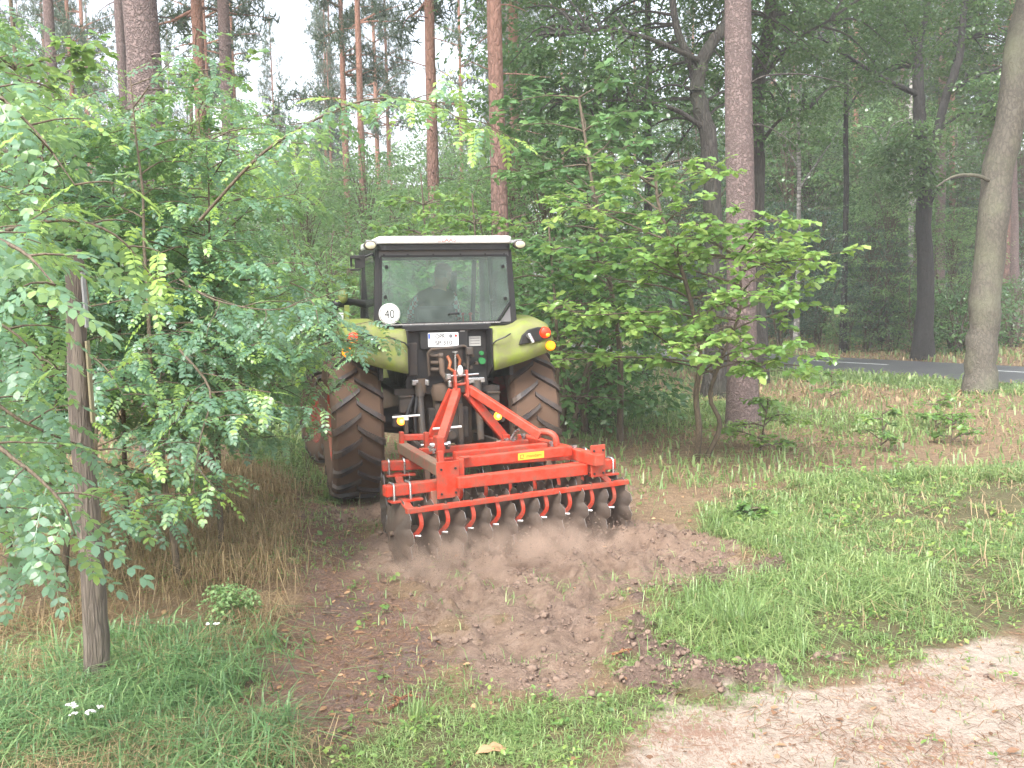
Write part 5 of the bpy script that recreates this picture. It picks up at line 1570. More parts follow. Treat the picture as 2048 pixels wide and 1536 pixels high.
# windows
zb, zt = 1.868, 2.535
gw = MB().prism([(-.665, zb), (.53, zb), (.672, 2.07), (.645, zt), (-.645, zt)], YB - .022, YB - .016, 'Y').build('rear_window', MT['glass'], tr)
wf = MB()
pts_ = [(-.67, zb - .005), (.533, zb - .005), (.679, 2.068), (.651, zt + .005), (-.651, zt + .005), (-.67, zb - .005)]
for i in range(5):
    a, b = pts_[i], pts_[i + 1]
    wf.bar((a[0], YB - .012, a[1]), (b[0], YB - .012, b[1]), .022, .022 if i != 1 else .03, (0, 1, 0))
wf.build('window_frame', MT['black'], gw)
MB().box((-.06, YB - .028, zb - .012), (1.25, .012, .012)).build('sill_strip', MT['steel'], gw)
MB().prism([(.56, zb - .01), (.70, zb - .01), (.70, 2.05)], YB - .012, YB + .0, 'Y').build('corner_panel', MT['grey'], tr)
for x, z in ((-.60, 2.44), (.60, 2.43), (.62, 2.10), (-.62, 2.14)):
    MB().cyl((x, YB - .045, z), (x, YB - .01, z), .016, 10).box((x, YB - .035, z - .012), (.03, .02, .02)).build('hinge', MT['black'], gw)
MB().tube([(.02, YB - .025, 1.945), (.03, YB - .06, 1.955), (.12, YB - .06, 1.958), (.13, YB - .025, 1.95)], .011, 8).build('window_handle', MT['black'], gw, smooth=True)
sg = MB().lathe([(-.006, 0), (-.006, .104), (.0, .108), (.004, .108)], 'Y', (-.585, YB - .04, 1.965), 40).build('speed_sign', MT['white'], gw)
MB().lathe([(-.0075, .094), (-.0075, .101)], 'Y', (-.585, YB - .04, 1.965), 40).build('sign_ring', MT['grey'], sg)
text('sign_number', '40', .125, MT['ink'], sg, (-.585, YB - .047, 1.962), FACE, .001, sx=.82)
for sx in (-1, 1):
    MB().prism([(YB + .05, 1.83), (.27, 1.83), (.27, 2.56), (YB + .07, 2.56)], sx * .712, sx * .716, 'X').build('side_window', MT['glass'], tr)
    MB().prism([(.33, 1.83), (.90, 1.45), (.83, 2.56), (.33, 2.56)], sx * .700, sx * .704, 'X').build('door_window', MT['glass'], tr)
    MB().prism([(YB, 1.3), (.35, 1.2), (.93, 1.2), (.93, 1.38), (.33, 1.80), (YB, 1.80)], sx * .66, sx * .70, 'X').build('cab_side', MT['panel'], tr)
MB().prism([(-.62, 1.40), (.62, 1.40), (.655, 2.55), (-.655, 2.55)], .915, .920, 'Y').build('front_window', MT['glass'], tr)
# inside: seat, wheel, dash
MB().box((0, .02, 1.55), (.50, .48, .14)).box((0, .02, 1.34), (.36, .36, .30)).build('seat_base', MT['seat'], tr, bevel=.03)
MB().box((-.04, -.26, 1.82), (.44, .12, .42), (R(-6), 0, 0)).build('seat_back', MT['seat'], tr, bevel=.04)
MB().prism([(-.35, 1.2), (.35, 1.2), (.30, 1.70), (-.30, 1.70)], .72, .90, 'Y').build('dashboard', MT['black'], tr, bevel=.03)
sw = MB()
import itertools as _it
c0 = Vector((0, .50, 1.83)); nrm = Vector((0, -.6, .8))
u_ = Vector((1, 0, 0)); v_ = nrm.cross(u_)
sw.tube([c0 + (u_ * math.cos(a) + v_ * math.sin(a)) * .19 for a in [2 * math.pi * k / 24 for k in range(25)]], .016, 8, False)
for a in (0.5, 2.6, 4.7): sw.bar(c0, c0 + (u_ * math.cos(a) + v_ * math.sin(a)) * .19, .02, .012)
sw.cyl(c0, c0 - nrm * .45, .03, 10)
sw.build('steering_wheel', MT['black'], tr, smooth=True)
MB().box((.42, .15, 1.62), (.20, .70, .24)).build('side_console', MT['black'], tr, bevel=.03)
lv = MB()
for x, y in ((.38, .25), (.44, .15), (.48, .30)): lv.cyl((x, y, 1.72), (x, y + .03, 1.92), .009, 8).sphere((x, y + .03, 1.93), .02, 8, 6)
lv.build('levers', MT['red_ink'], tr, smooth=True)

# left-hand mirror, horn and marker at the cab corner
mm = MB().tube([(-.70, .25, 2.06), (-.84, .20, 2.09), (-.93, .16, 2.09), (-1.02, .12, 2.07)], [.05, .035, .05, .055], 12).sphere((-1.03, .12, 2.07), (.06, .06, .06), 12, 8).build('mirror_arm', MT['black'], tr, smooth=True)
MB().sphere((-.965, .10, 2.15), (.055, .05, .075), 14, 10).build('beacon_cover', MT['green'], mm, smooth=True)
MB().box((-.935, .05, 1.96), (.055, .02, .20), (0, R(2), 0)).build('clearance_board', MT['green'], mm, bevel=.006)
MB().prism([(-1.03, 1.80), (-.985, 1.80), (-.97, 1.98), (-1.035, 1.98)], .02, .05, 'Y').build('mirror_back', MT['white'], mm, bevel=.006)
lb = MB().box((-.83, -.40, 2.50), (.10, .06, .13)).box((-.88, -.42, 2.545), (.10, .05, .03)).box((-.88, -.42, 2.42), (.11, .04, .02)).cyl((-.92, -.42, 2.45), (-.92, -.42, 2.55), .012, 8).cyl((-.70, -.45, 2.58), (-.80, -.40, 2.54), .014, 8)
lb.build('lamp_carrier', MT['black'], tr, bevel=.004)
rm = MB().tube([(.70, .25, 2.06), (.80, .20, 2.09), (.90, .16, 2.09)], .03, 10).sphere((.90, .14, 2.07), (.05, .05, .05), 10, 8).build('mirror_arm', MT['black'], tr, smooth=True)

# rear panel with number plate
YP = -0.62
MB().box((0, YP + .02, 1.50), (.86, .05, .64)).build('rear_panel', MT['panel'], tr, bevel=.01)
MB().box((0, YP - .04, 1.815), (.92, .10, .07)).build('sill_box', MT['black'], tr, bevel=.012)
MB().box((-.03, YP - .05, 1.70), (.50, .03, .20)).build('plate_carrier', MT['black'], tr, bevel=.008)
np_ = MB().prism(rrect(-.20, .115, 1.622, 1.765, .012), YP - .078, YP - .068, 'Y').build('number_plate', MT['plate_white'], tr)
MB().box((-.188, YP - .0785, 1.73), (.02, .002, .05)).build('euro_band', MT['blue_ink'], np_)
text('plate_lettering', 'OPR', .062, MT['ink'], np_, (-.075, YP - .079, 1.725), FACE, .0006, sx=.86, off=.0009)
text('plate_number', 'SP 310', .062, MT['ink'], np_, (-.04, YP - .079, 1.658), FACE, .0006, sx=1.05, off=.0009)
MB().cyl((.035, YP - .080, 1.728), (.035, YP - .07, 1.728), .019, 16).build('plate_seal', MT['grey'], np_)
MB().cyl((.088, YP - .080, 1.730), (.088, YP - .07, 1.730), .014, 14).build('plate_seal', MT['red_ink'], np_)
pp = MB().box((.30, YP - .012, 1.665), (.125, .008, .10)).build('data_plate', MT['sticker'], tr)
ln = MB()
for k, z in enumerate((1.695, 1.668, 1.64)): ln.box((.30, YP - .0175, z), (.10, .002, .006))
ln.build('plate_lines', MT['grey'], pp)
MB().box((.16, YP - .055, 1.775), (.05, .03, .012)).build('plate_light', MT['steel'], tr)
MB().box((-.36, YP - .03, 1.50), (.10, .07, .34)).build('side_box', MT['dark'], tr, bevel=.012)
# top-link cradle and hoses
fr = MB().tube([(-.20, YP - .09, 1.34), (-.21, YP - .11, 1.56), (-.18, YP - .12, 1.60), (.02, YP - .13, 1.61), (.16, YP - .13, 1.625), (.20, YP - .12, 1.60), (.20, YP - .10, 1.36)], .016, 10).build('hose_guard', MT['iron'], tr, smooth=True)
MB().box((-.02, YP - .02, 1.46), (.36, .06, .28)).build('valve_recess', MT['dark'], tr)
MB().box((.215, YP - .12, 1.57), (.07, .07, .08)).build('cradle_end', MT['iron'], tr, bevel=.01)
cp = MB()
for z in (1.53, 1.46, 1.39): cp.cyl((-.20, YP - .05, z), (-.10, YP - .12, z), .022, 12).cyl((-.10, YP - .12, z), (-.06, YP - .13, z), .03, 12)
cp.build('hydraulic_couplings', MT['iron'], tr, smooth=True)
MB().tube([(-.08, YP - .10, 1.55), (-.08, YP - .14, 1.47), (-.08, YP - .16, 1.36), (-.04, YP - .18, 1.29), (.04, YP - .20, 1.27), (.10, YP - .25, 1.27)], .028, 12).build('hydraulic_hose', MT['brown_iron'], tr, smooth=True)
oh = MB()
oh.tube([(0, YP - .06, 1.52), (.02, YP - .10, 1.46), (0, YP - .12, 1.40), (.05, YP - .12, 1.37)], .018, 8).tube([(.10, YP - .06, 1.53), (.12, YP - .1, 1.48), (.11, YP - .1, 1.42)], .016, 8)
oh.build('valve_block', MT['orange_hose'], tr, smooth=True)
MB().cyl((.06, YP - .15, 1.56), (.06, YP - .15, 1.36), .012, 10).cyl((.06, YP - .15, 1.56), (.06, YP - .15, 1.575), .034, 12).build('lock_pin', MT['steel'], tr, smooth=True)
sk = MB()
for x, z in ((.17, 1.43), (.18, 1.36), (.22, 1.48), (.24, 1.40), (.30, 1.44), (.26, 1.52)): sk.cyl((x, YP - .02, z), (x, YP - .09, z), .018, 10)
sk.build('sockets', MT['iron'], tr, smooth=True)
MB().cyl((.36, YP - .02, 1.46), (.36, YP - .08, 1.46), .035, 12).cyl((.36, YP - .02, 1.54), (.36, YP - .07, 1.54), .022, 12).build('coupling_caps', MT['green_cap'], tr, smooth=True)
MB().cyl((-.28, YP - .06, 1.30), (-.28, YP - .06, 1.16), .05, 14).build('spool_cover', MT['brown_iron'], tr, smooth=True)
MB().lathe([(1.10, .10), (1.20, .12), (1.26, .10), (1.28, 0)], 'Z', (-.06, YP - .02, -.03), 20).build('shaft_housing', MT['brown_iron'], tr, smooth=True)
# lift rods, arms, struts
for sx in (-1, 1):
    lr = MB().cyl((sx * .30, -.82, .66), (sx * .30, -.70, 1.12), .036, 14).cyl((sx * .30, -.70, 1.12), (sx * .30, -.68, 1.26), .05, 14)
    lr.build('lift_rod', MT['iron'], tr, smooth=True)
    MB().box((sx * .30, -.68, 1.265), (.16, .07, .055)).cyl((sx * .22, -.70, 1.29), (sx * .22, -.70, 1.23), .02, 8).build('rod_head', MT['steel'], tr, bevel=.01)
    MB().bar((sx * .30, -.62, 1.22), (sx * .22, -.30, 1.15), .06, .09).build('lift_arm', MT['brown_iron'], tr, bevel=.012)
    MB().cyl((sx * .12, -.68, .60), (sx * .12, -.60, 1.16), .034, 12).build('lift_cylinder', MT['dark' if sx > 0 else 'iron'], tr, smooth=True)
    bx = MB().box((sx * .46, -.72, 1.05), (.12, .10, .16)).build('tool_box', MT['dark'], tr, bevel=.012)
    MB().box((sx * .46, -.73, 1.135), (.13, .11, .012)).build('lid', MT['iron'], bx)
    MB().bar((sx * .46, -.70, .96), (sx * .46, -.70, .78), .03, .03).build('bracket_bar', MT['iron'], tr)
    lm = MB().box((sx * .505, -.70, .885), (.16, .06, .13)).build('lamp_box', MT['dark'], tr, bevel=.012)
    MB().lathe([(-.02, 0), (-.018, .03), (0, .042), (.02, .042)], 'Y', (sx * .505, -.74, .885), 20).build('rear_lamp', MT['lit'], lm, smooth=True)
    MB().sphere((sx * .505, -.758, .885), (.022, .008, .022), 12, 8).build('lamp_core', MT['lit_core'], lm, smooth=True)
    MB().bar((sx * .36, -.30, .62), (sx * .40, -1.20, .66), .05, .09).build('lower_link', MT['dark'], tr, bevel=.01)
MB().tube([(-.46, -.76, .70), (-.45, -.78, .95), (-.38, -.74, 1.14)], .02, 8).tube([(-.36, -.74, .62), (-.37, -.76, .95), (-.33, -.7, 1.15)], .016, 8).build('hoses', MT['hose'], tr, smooth=True)
MB().box((0, -.62, .83), (.42, .10, .32)).build('drawbar_frame', MT['dark'], tr, bevel=.012)
MB().box((0, -.66, 1.0), (.30, .05, .02)).box((-.12, -.68, .83), (.05, .05, .40)).box((.12, -.68, .83), (.05, .05, .40)).build('drawbar_rails', MT['iron'], tr, bevel=.006)
MB().cyl((0, -.45, .72), (0, -.80, .72), .045, 16).build('drive_shaft_stub', MT['iron'], tr, smooth=True)
MB().bar((-.02, -.60, 1.22), (0.03, -1.40, 1.40), .05, .06).build('top_link', MT['iron'], tr, bevel=.01)
# steps of the left door
MB().box((-.66, .55, .62), (.24, .34, .03)).box((-.68, .55, .90), (.20, .34, .03)).bar((-.66, .40, .6), (-.66, .40, 1.2), .03, .03).bar((-.66, .70, .6), (-.66, .70, 1.2), .03, .03).build('door_steps', MT['dark'], tr)

# ------------------------------------------------------------------ driver
DR = tr_world((-0.09, 0.02, 1.63))
drv = empty('person', DR, TR_YAW, label='driver in a cap and checked shirt seated in the cab, leaning to the right', cat='person')
def skinned(name, pts, edges, radii, root=0, sub=2):
    me = bpy.data.meshes.new(name)
    me.from_pydata(pts, edges, [])
    o = bpy.data.objects.new(name, me); col.objects.link(o)
    o.modifiers.new('skin', 'SKIN')
    s = o.modifiers.new('sub', 'SUBSURF'); s.levels = sub; s.render_levels = sub
    for i, r_ in enumerate(radii):
        me.skin_vertices[0].data[i].radius = (r_, r_) if isinstance(r_, float) else r_
        me.skin_vertices[0].data[i].use_root = (i == root)
    dg = bpy.context.evaluated_depsgraph_get(); dg.update()
    m2 = bpy.data.meshes.new_from_object(o.evaluated_get(dg))
    bpy.data.objects.remove(o); bpy.data.meshes.remove(me)
    m2.name = name
    m2.polygons.foreach_set('use_smooth', [True] * len(m2.polygons))
    return m2
# local to the seat: x right, y ahead, z up; hips at the origin, trunk leaning right and ahead
P = [(0, 0, .05), (.03, .02, .20), (.08, .05, .36), (.14, .09, .50), (.185, .12, .60), (.215, .135, .66), (.235, .155, .76),      # 0-6 pelvis, spine, neck, head
     (-.06, .07, .49), (-.15, .14, .30), (-.06, .36, .24), (-.02, .43, .25),                                                         # 7-10 left arm
     (.31, .06, .50), (.37, .10, .28), (.42, .28, .15), (.44, .35, .14),                                                             # 11-14 right arm
     (-.11, .02, .02), (-.16, .40, .04), (-.17, .52, -.36), (-.17, .60, -.40),                                                       # left leg
     (.11, .02, .02), (.17, .40, .04), (.18, .52, -.36), (.18, .60, -.40)]
P = [tuple(p) for p in P]
ED = [(0, 1), (1, 2), (2, 3), (3, 4), (4, 5), (5, 6), (3, 7), (7, 8), (8, 9), (9, 10), (3, 11), (11, 12), (12, 13), (13, 14), (0, 15), (15, 16), (16, 17), (17, 18), (0, 19), (19, 20), (20, 21), (21, 22)]
RA = [(.17, .12), (.175, .125), (.185, .13), (.15, .11), (.06, .06), (.085, .09), (.085, .10), .072, .056, .042, .034, .072, .056, .042, .034, .10, .082, .058, .045, .10, .082, .058, .045]
me = skinned('driver_body', P, ED, RA)
def shirt_mat():
    m, nt, bs, out = new_mat('checked_shirt')
    tc = node(nt, 'ShaderNodeTexCoord'); sp = node(nt, 'ShaderNodeSeparateXYZ'); nt.links.new(tc.outputs['Object'], sp.inputs[0])
    ch = node(nt, 'ShaderNodeTexChecker'); ch.inputs['Scale'].default_value = 22
    ch.inputs['Color1'].default_value = (.75, .82, .86, 1); ch.inputs['Color2'].default_value = (.55, .08, .09, 1)
    nt.links.new(tc.outputs['Object'], ch.inputs[0])
    ch2 = node(nt, 'ShaderNodeTexChecker'); ch2.inputs['Scale'].default_value = 46
    ch2.inputs['Color1'].default_value = (.7, .72, .72, 1); ch2.inputs['Color2'].default_value = (.12, .18, .3, 1); nt.links.new(tc.outputs['Object'], ch2.inputs[0])
    nt.links.new(mixc(nt, .4, ch.outputs[0], ch2.outputs[0]), bs.inputs['Base Color']); bs.inputs['Roughness'].default_value = .85
    return m
for m_ in (plain('brown_waistcoat', (.19, .15, .13), .85), shirt_mat(), plain('skin', (.52, .30, .22), .5), plain('work_trousers', (.04, .045, .06), .9), plain('boot_leather', (.03, .025, .02), .6)): me.materials.append(m_)
for p in me.polygons:
    c = p.center
    x, y, z = c
    mi = 0
    nearest = min(range(len(P)), key=lambda i: (Vector(P[i]) - c).length)
    if nearest in (8, 9, 12, 13, 7, 11): mi = 1 if (nearest in (8, 9, 12, 13) or abs(x - .12) > .2) else 0
    if nearest in (10, 14, 4, 5, 6) and not (nearest == 4 and z < .57): mi = 2
    if nearest in (15, 16, 17, 19, 20, 21) and z < .12: mi = 3
    if nearest in (18, 22): mi = 4
    if nearest in (0,) and z < .1: mi = 3
    p.material_index = mi
body = link('body', me, drv)
hc = Vector((.232, .155, .73)); look = R(-58)                 # the face turns right
hm = Matrix.Rotation(look, 3, 'Z') @ Matrix.Rotation(R(-14), 3, 'X')
def head_pt(p): return hc + hm @ Vector(p)
face = MB().sphere((0, 0, 0), (.078, .098, .115), 20, 14)
face.v = [tuple(head_pt((p[0] * (1 - .25 * max(0, -p[2]) / .115), p[1], p[2]))) for p in face.v]
face.build('head', me.materials[2], drv, smooth=True)
fe = MB()
fe.add([head_pt(q) for q in ((0, .096, .028), (-.016, .096, -.022), (.016, .096, -.022), (0, .125, -.018), (0, .098, -.032))], [(0, 1, 3), (0, 3, 2), (1, 4, 3), (3, 4, 2)])
fe.build('nose', me.materials[2], drv, smooth=True)
for s in (-1, 1):
    MB().sphere(head_pt((s * .079, -.008, .0)), (.014, .02, .032), 8, 6).build('ear', me.materials[2], drv, smooth=True)
    MB().sphere(head_pt((s * .032, .084, .026)), (.013, .013, .009), 10, 6).build('eye', MT['ink'], drv, smooth=True)
MB().bar(head_pt((-.024, .088, -.052)), head_pt((.024, .088, -.052)), .012, .008).build('mouth', MT['rim'], drv)
hair = MB().sphere((0, 0, 0), (.083, .10, .115), 18, 12)
hair.v = [tuple(head_pt((p[0], p[1] - .012, p[2] + .004))) if p[1] < .03 and p[2] > -.055 else tuple(head_pt((p[0] * .9, min(p[1], .02) * .9, p[2] * .85))) for p in hair.v]
hair.build('hair', plain('grey_hair', (.22, .19, .16), .8), drv, smooth=True)
cm = plain('tan_cap', (.26, .17, .12), .8)
cap = MB().sphere((0, 0, 0), (.090, .108, .085), 20, 12)
cap.v = [tuple(head_pt((p[0], p[1] - .004, max(p[2], -.005) + .052))) for p in cap.v]
capo = cap.build('cap', cm, drv, smooth=True)
brim = MB(); nb_ = 9
bp = [(math.sin(a) * .075, .085 + math.cos(a) * .085) for a in [R(-85 + 170 * k / (nb_ - 1)) for k in range(nb_)]]
v = [head_pt((x, y, .050 - .12 * abs(x) + t)) for t in (0, .008) for (x, y) in bp + [(.06, .06), (-.06, .06)]]
k_ = nb_ + 2
brim.add(v, [tuple(range(k_)), tuple(reversed(range(k_, 2 * k_)))] + [(i, (i + 1) % k_, k_ + (i + 1) % k_, k_ + i) for i in range(k_)])
brim.build('brim', plain('cap_brim', (.08, .07, .075), .7), capo)
def hand(wrist, fwd, sgn):
    """palm and five curled fingers as one mesh"""
    w, f = Vector(wrist), Vector(fwd).normalized()
    s = f.cross(Vector((0, 0, 1))).normalized() * sgn; d = Vector((0, 0, -1))
    pts = [w, w + f * .05, w + f * .085]; ed = [(0, 1), (1, 2)]; rad = [(.026, .02), (.036, .017), (.036, .015)]
    for k, ln in enumerate((.070, .08, .074, .058)):
        b = w + f * .085 + s * (-.027 + .018 * k)
        i0 = len(pts); pts += [b, b + f * ln * .45 + d * .012, b + f * ln * .6 + d * (.012 + ln * .35), b + f * ln * .35 + d * (.015 + ln * .6)]
        ed += [(2, i0), (i0, i0 + 1), (i0 + 1, i0 + 2), (i0 + 2, i0 + 3)]; rad += [.0095, .009, .0085, .007]
    b = w + f * .03 - s * .03; i0 = len(pts)
    pts += [b, b + f * .03 - s * .02 + d * .015, b + f * .055 - s * .015 + d * .035]; ed += [(1, i0), (i0, i0 + 1), (i0 + 1, i0 + 2)]; rad += [.012, .011, .008]
    m_ = skinned('hand', [tuple(p) for p in pts], ed, rad, 0, 1)
    m_.materials.append(me.materials[2])
    return link('hand', m_, drv)
hand((-.03, .41, .25), (.12, .9, .08), -1)
hand((.435, .33, .145), (.1, .9, 0), 1)
# ------------------------------------------------------------------ disc harrow (local: x right, y ahead, z up)
H_O, H_YAW = Vector((-0.03, 8.67, 0)), R(23)
hr = empty('disc_harrow', H_O, H_YAW, label='orange-red disc harrow behind the tractor, cutting the brown soil', cat='disc harrow')
HI = Matrix.Rotation(-H_YAW, 3, 'Z')
def hl(p): return HI @ (Vector(p) - H_O)                      # world to harrow
def disc_mesh():
    """dished disc with scalloped rim, axis along X"""
    n, rr = 60, 0.29
    rad = []
    for k in range(n):
        t = (k / n * 10) % 1.0
        rad.append(rr * (1 - 0.16 * max(0, math.cos((t - .5) * math.pi * 2.1)) ** 0.7 if abs(t - .5) < .24 else rr) if False else rr * (1 - 0.20 * max(0.0, math.cos((t - .5) * 2 * math.pi)) ** 0.8))
    mb = MB()
    v = []
    fr_ = (0.0, .12, .35, .6, .82, 1.0)
    dish = lambda f: 0.055 * (f * f)
    for off in (0, .006):
        for f_ in fr_:
            for k in range(n):
                a = 2 * math.pi * k / n
                r_ = max(.002, rad[k] * f_ if f_ > .7 else rr * f_)
                v.append((dish(f_) + (off if f_ < .99 else off * .4), r_ * math.cos(a), r_ * math.sin(a)))
    m = len(fr_); F = []
    for o in range(2):
        for i in range(m - 1):
            for k in range(n):
                a, b = (o * m + i) * n + k, (o * m + i) * n + (k + 1) % n
                F.append((a, b, b + n, a + n) if o == 0 else (a + n, b + n, b, a))
    for k in range(n):
        a, b = (m - 1) * n + k, (m - 1) * n + (k + 1) % n
        F.append((a, b, b + m * n, a + m * n))
    mb.add(v, F)
    me_ = mb.mesh('disc_blade'); me_.materials.append(MT['disc']); me_.materials.append(MT['disc_edge'])
    for p in me_.polygons:
        if math.hypot(p.center.y, p.center.z) > rr * .80 and len(p.vertices) == 4:
            fr2 = max(math.hypot(me_.vertices[v].co.y, me_.vertices[v].co.z) / (rad[v % n]) for v in p.vertices)
            if fr2 > .99 and p.area < rr * .82 * 2 * math.pi / n * .02: p.material_index = 1
    me_.polygons.foreach_set('use_smooth', [True] * len(me_.polygons)); me_.set_sharp_from_angle(angle=R(35))
    return me_
DISC = disc_mesh()
def gang(c, yaw, n, sp, flip, scrapers=True):
    """a gang: square beam on top, axle with discs, and the scraper bar behind; c is the world point under its middle"""
    g = np.random.default_rng(n + (1 if flip > 0 else 0))
    root = hl((c[0], c[1], 0)); ya = yaw - 23
    M_ = Matrix.Rotation(R(ya), 3, 'Z')
    T_ = lambda p: tuple(root + M_ @ Vector(p))
    Lg = sp * (n - 1)
    up = (0, 0, 1)
    zb_ = 0.60
    bm_ = MB().bar(T_((-Lg / 2 - .06, 0, zb_)), T_((Lg / 2 + .06, 0, zb_)), .09, .09).build('gang_beam', MT['red'], hr, bevel=.008)
    for x in (-Lg / 2 + .0, -Lg / 2 + .14, Lg / 2 - .10, Lg / 2 + .02):
        ub = MB()
        ub.tube([T_((x, -.055, zb_ - .10)), T_((x, -.055, zb_ + .04)), T_((x, -.04, zb_ + .056)), T_((x, .04, zb_ + .056)), T_((x, .055, zb_ + .04)), T_((x, .055, zb_ - .10))], .009, 8)
        ub.build('clamp_bolt', MT['steel'], bm_, smooth=True)
    ax_ = MB().cyl(T_((-Lg / 2 - .03, 0, .248)), T_((Lg / 2 + .05, 0, .248)), .022, 10)
    for k in range(n - 1):
        x = -Lg / 2 + sp * (k + .5)
        ax_.cyl(T_((x - sp * .42, 0, .248)), T_((x + sp * .42, 0, .248)), .045, 14)
    ax_.build('axle_spools', MT['brown_iron'], hr, smooth=True)
    for k in range(n):
        o = bpy.data.objects.new('disc_blade', DISC); col.objects.link(o); o.parent = hr
        o.location = T_((-Lg / 2 + sp * k, 0, .248)); o.scale = (flip, 1, 1)
        o.rotation_euler = Euler((g.random() * 6.28, 0, 0)).to_matrix().to_4x4().to_euler()
        o.matrix_basis = Matrix.Translation(Vector(T_((-Lg / 2 + sp * k, 0, .248)))) @ M_.to_4x4() @ Matrix.Rotation(g.random() * 6.28, 4, 'X') @ Matrix.Diagonal((flip, 1, 1, 1))
    # standards that carry the axle
    for x in (-Lg / 2 + sp * 1.5, Lg / 2 - sp * 1.5):
        MB().bar(T_((x, 0, zb_ - .04)), T_((x, -.03, .28)), .05, .10).build('bearing_leg', MT['red_muddy'], hr, bevel=.006)
    # scraper bar and its curved arms
    yb_ = -.17
    sb = MB().bar(T_((-Lg / 2 + .05, yb_, .455)), T_((Lg / 2 + .09, yb_, .455)), .055, .042).build('scraper_bar', MT['red'], hr, bevel=.005)
    for x in (-Lg / 2 + .08, Lg / 2 - .10):
        MB().bar(T_((x, 0.0, zb_ - .07)), T_((x, yb_, .47)), .07, .016).build('bar_bracket', MT['red'], sb, bevel=.003)
    for x0_, x1_ in ((-Lg / 2 - .03, -Lg / 2 + .24), (Lg / 2 - .2, Lg / 2 + .07)):
        MB().bar(T_((x0_, -.03, zb_ - .085)), T_((x1_, -.03, zb_ - .085)), .10, .018).build('clamp_plate', MT['red'], bm_, bevel=.003)
    for k in range(n - 1):
        x = -Lg / 2 + sp * (k + .60)
        ar = MB()
        path = [(x + .02, yb_ + .005, .44), (x + .03, yb_ - .015, .36), (x + .02, yb_ - .01, .30), (x - .03, yb_ + .02, .24), (x - .07, yb_ + .05, .20)]
        pp_ = smooth_path([np.array(T_(q)) for q in path], 3)
        for i in range(len(pp_) - 1): ar.bar(pp_[i], pp_[i + 1], .032, .016, tuple(M_ @ Vector((0, 1, 0))))
        a_ = ar.build('scraper_arm', MT['red'], hr)
        MB().box(T_((x - .035, yb_ + .045, .185)), (.02, .06, .07), (0, R(12), R(ya))).cyl(T_((x - .02, yb_ - .0, .248)), T_((x + .02, yb_ - .03, .248)), .011, 8).build('scraper_plate', MT['steel'], a_, bevel=.003)
        MB().cyl(T_((x + .02, yb_, .47)), T_((x + .02, yb_, .495)), .012, 6).build('bolt', MT['iron'], a_)
gang((-0.065, 8.34), 29.5, 10, .233, 1)
gang((-0.24, 9.22), 14, 9, .233, -1)

# main frame
def W_(p): return tuple(hl(p))
zr = 0.70
def beam(name, a, b, w, h, mat='red', bev=.008, up=(0, 0, 1), **k): return MB().bar(W_(a), W_(b), w, h, up).build(name, MT[mat], hr, bevel=bev, **k)
LF, LR_ = (-1.06, 9.42, zr), (-.60, 8.13, zr)
RF, RR_ = (.08, 9.86, zr), (.74, 8.46, zr)
beam('side_rail', LF, LR_, .09, .10, 'red_muddy')
beam('side_rail', RF, RR_, .09, .10, 'red')
ur = beam('cross_beam', (-.47, 8.22, .745), (.50, 8.76, .745), .085, .085)
beam('cross_beam', (-.52, 8.62, .735), (.30, 9.05, .735), .07, .08)
beam('cross_beam', (-.86, 9.05, .715), (.14, 9.50, .715), .06, .06)
# yellow maker's label on the rear cross beam
a_, b_ = Vector(W_((-.47, 8.22, .745))), Vector(W_((.50, 8.76, .745)))
d_ = (b_ - a_).normalized(); nrm_ = Vector((d_.y, -d_.x, 0))
c_ = a_.lerp(b_, .62); yl_ang = math.atan2(d_.y, d_.x)
lab = MB().box(c_ + nrm_ * .0445, (.26, .002, .060), (0, 0, yl_ang)).build('maker_label', MT['yellow'], ur)
text('label_lettering', 'mandam', .043, MT['orange_ink'], lab, c_ + nrm_ * .0465 + d_ * .028, (math.pi / 2, 0, yl_ang), .0005, sx=1.05)
em = MB(); ec = c_ + nrm_ * .0462 - d_ * .092
for ox, oz, sx_, sz_ in ((-.016, 0, .006, .034), (0, .015, .034, .006), (0, -.015, .034, .006), (.016, .006, .006, .022)): em.box(ec + d_ * ox + Vector((0, 0, oz)), (sx_, .001, sz_), (0, 0, yl_ang))
em.build('label_emblem', MT['orange_ink'], lab)
# end plates that clamp the rear gang
for (x, y, z0, z1, w) in ((-.535, 7.97, .50, .80, .20), (.735, 8.57, .54, .82, .15)):
    ep = MB().box(hl((x, y, (z0 + z1) / 2)), (w, .016, z1 - z0), (0, 0, R(6.5)))
    e_ = ep.build('end_plate', MT['red'], hr, bevel=.004)
    bh = MB()
    for ox in (-w * .32, w * .32):
        for oz in (-.11, .09):
            q = hl((x, y, (z0 + z1) / 2 + oz)) + Matrix.Rotation(R(6.5), 3, 'Z') @ Vector((ox, -.012, 0))
            bh.cyl(q + Vector((0, -.008, 0)), q + Vector((0, .012, 0)), .010, 8)
    bh.build('bolt_hole', MT['ink'], e_)
beam('cross_tube', (-.47, 7.99, .62), (.63, 8.62, .60), .085, .095)
beam('upright', (-.44, 8.11, .56), (-.44, 8.11, .80), .05, .07, up=(0, 1, 0))
beam('bracket_bar', (-.44, 8.14, .80), (-.36, 8.19, .80), .06, .02)
beam('upright', (-.60, 8.25, .56), (-.62, 8.28, .84), .05, .06, up=(0, 1, 0))
# front-left hitch frame
beam('hitch_bar', (-1.06, 9.40, .80), (-.70, 9.42, .80), .05, .06)
for p in ((-1.06, 9.38), (-.82, 9.32)): beam('hitch_post', (p[0], p[1], .60), (p[0], p[1], .86), .04, .06, up=(0, 1, 0))
beam('hitch_bar', (-1.06, 9.36, .60), (-.70, 9.40, .60), .05, .05, 'red_muddy')
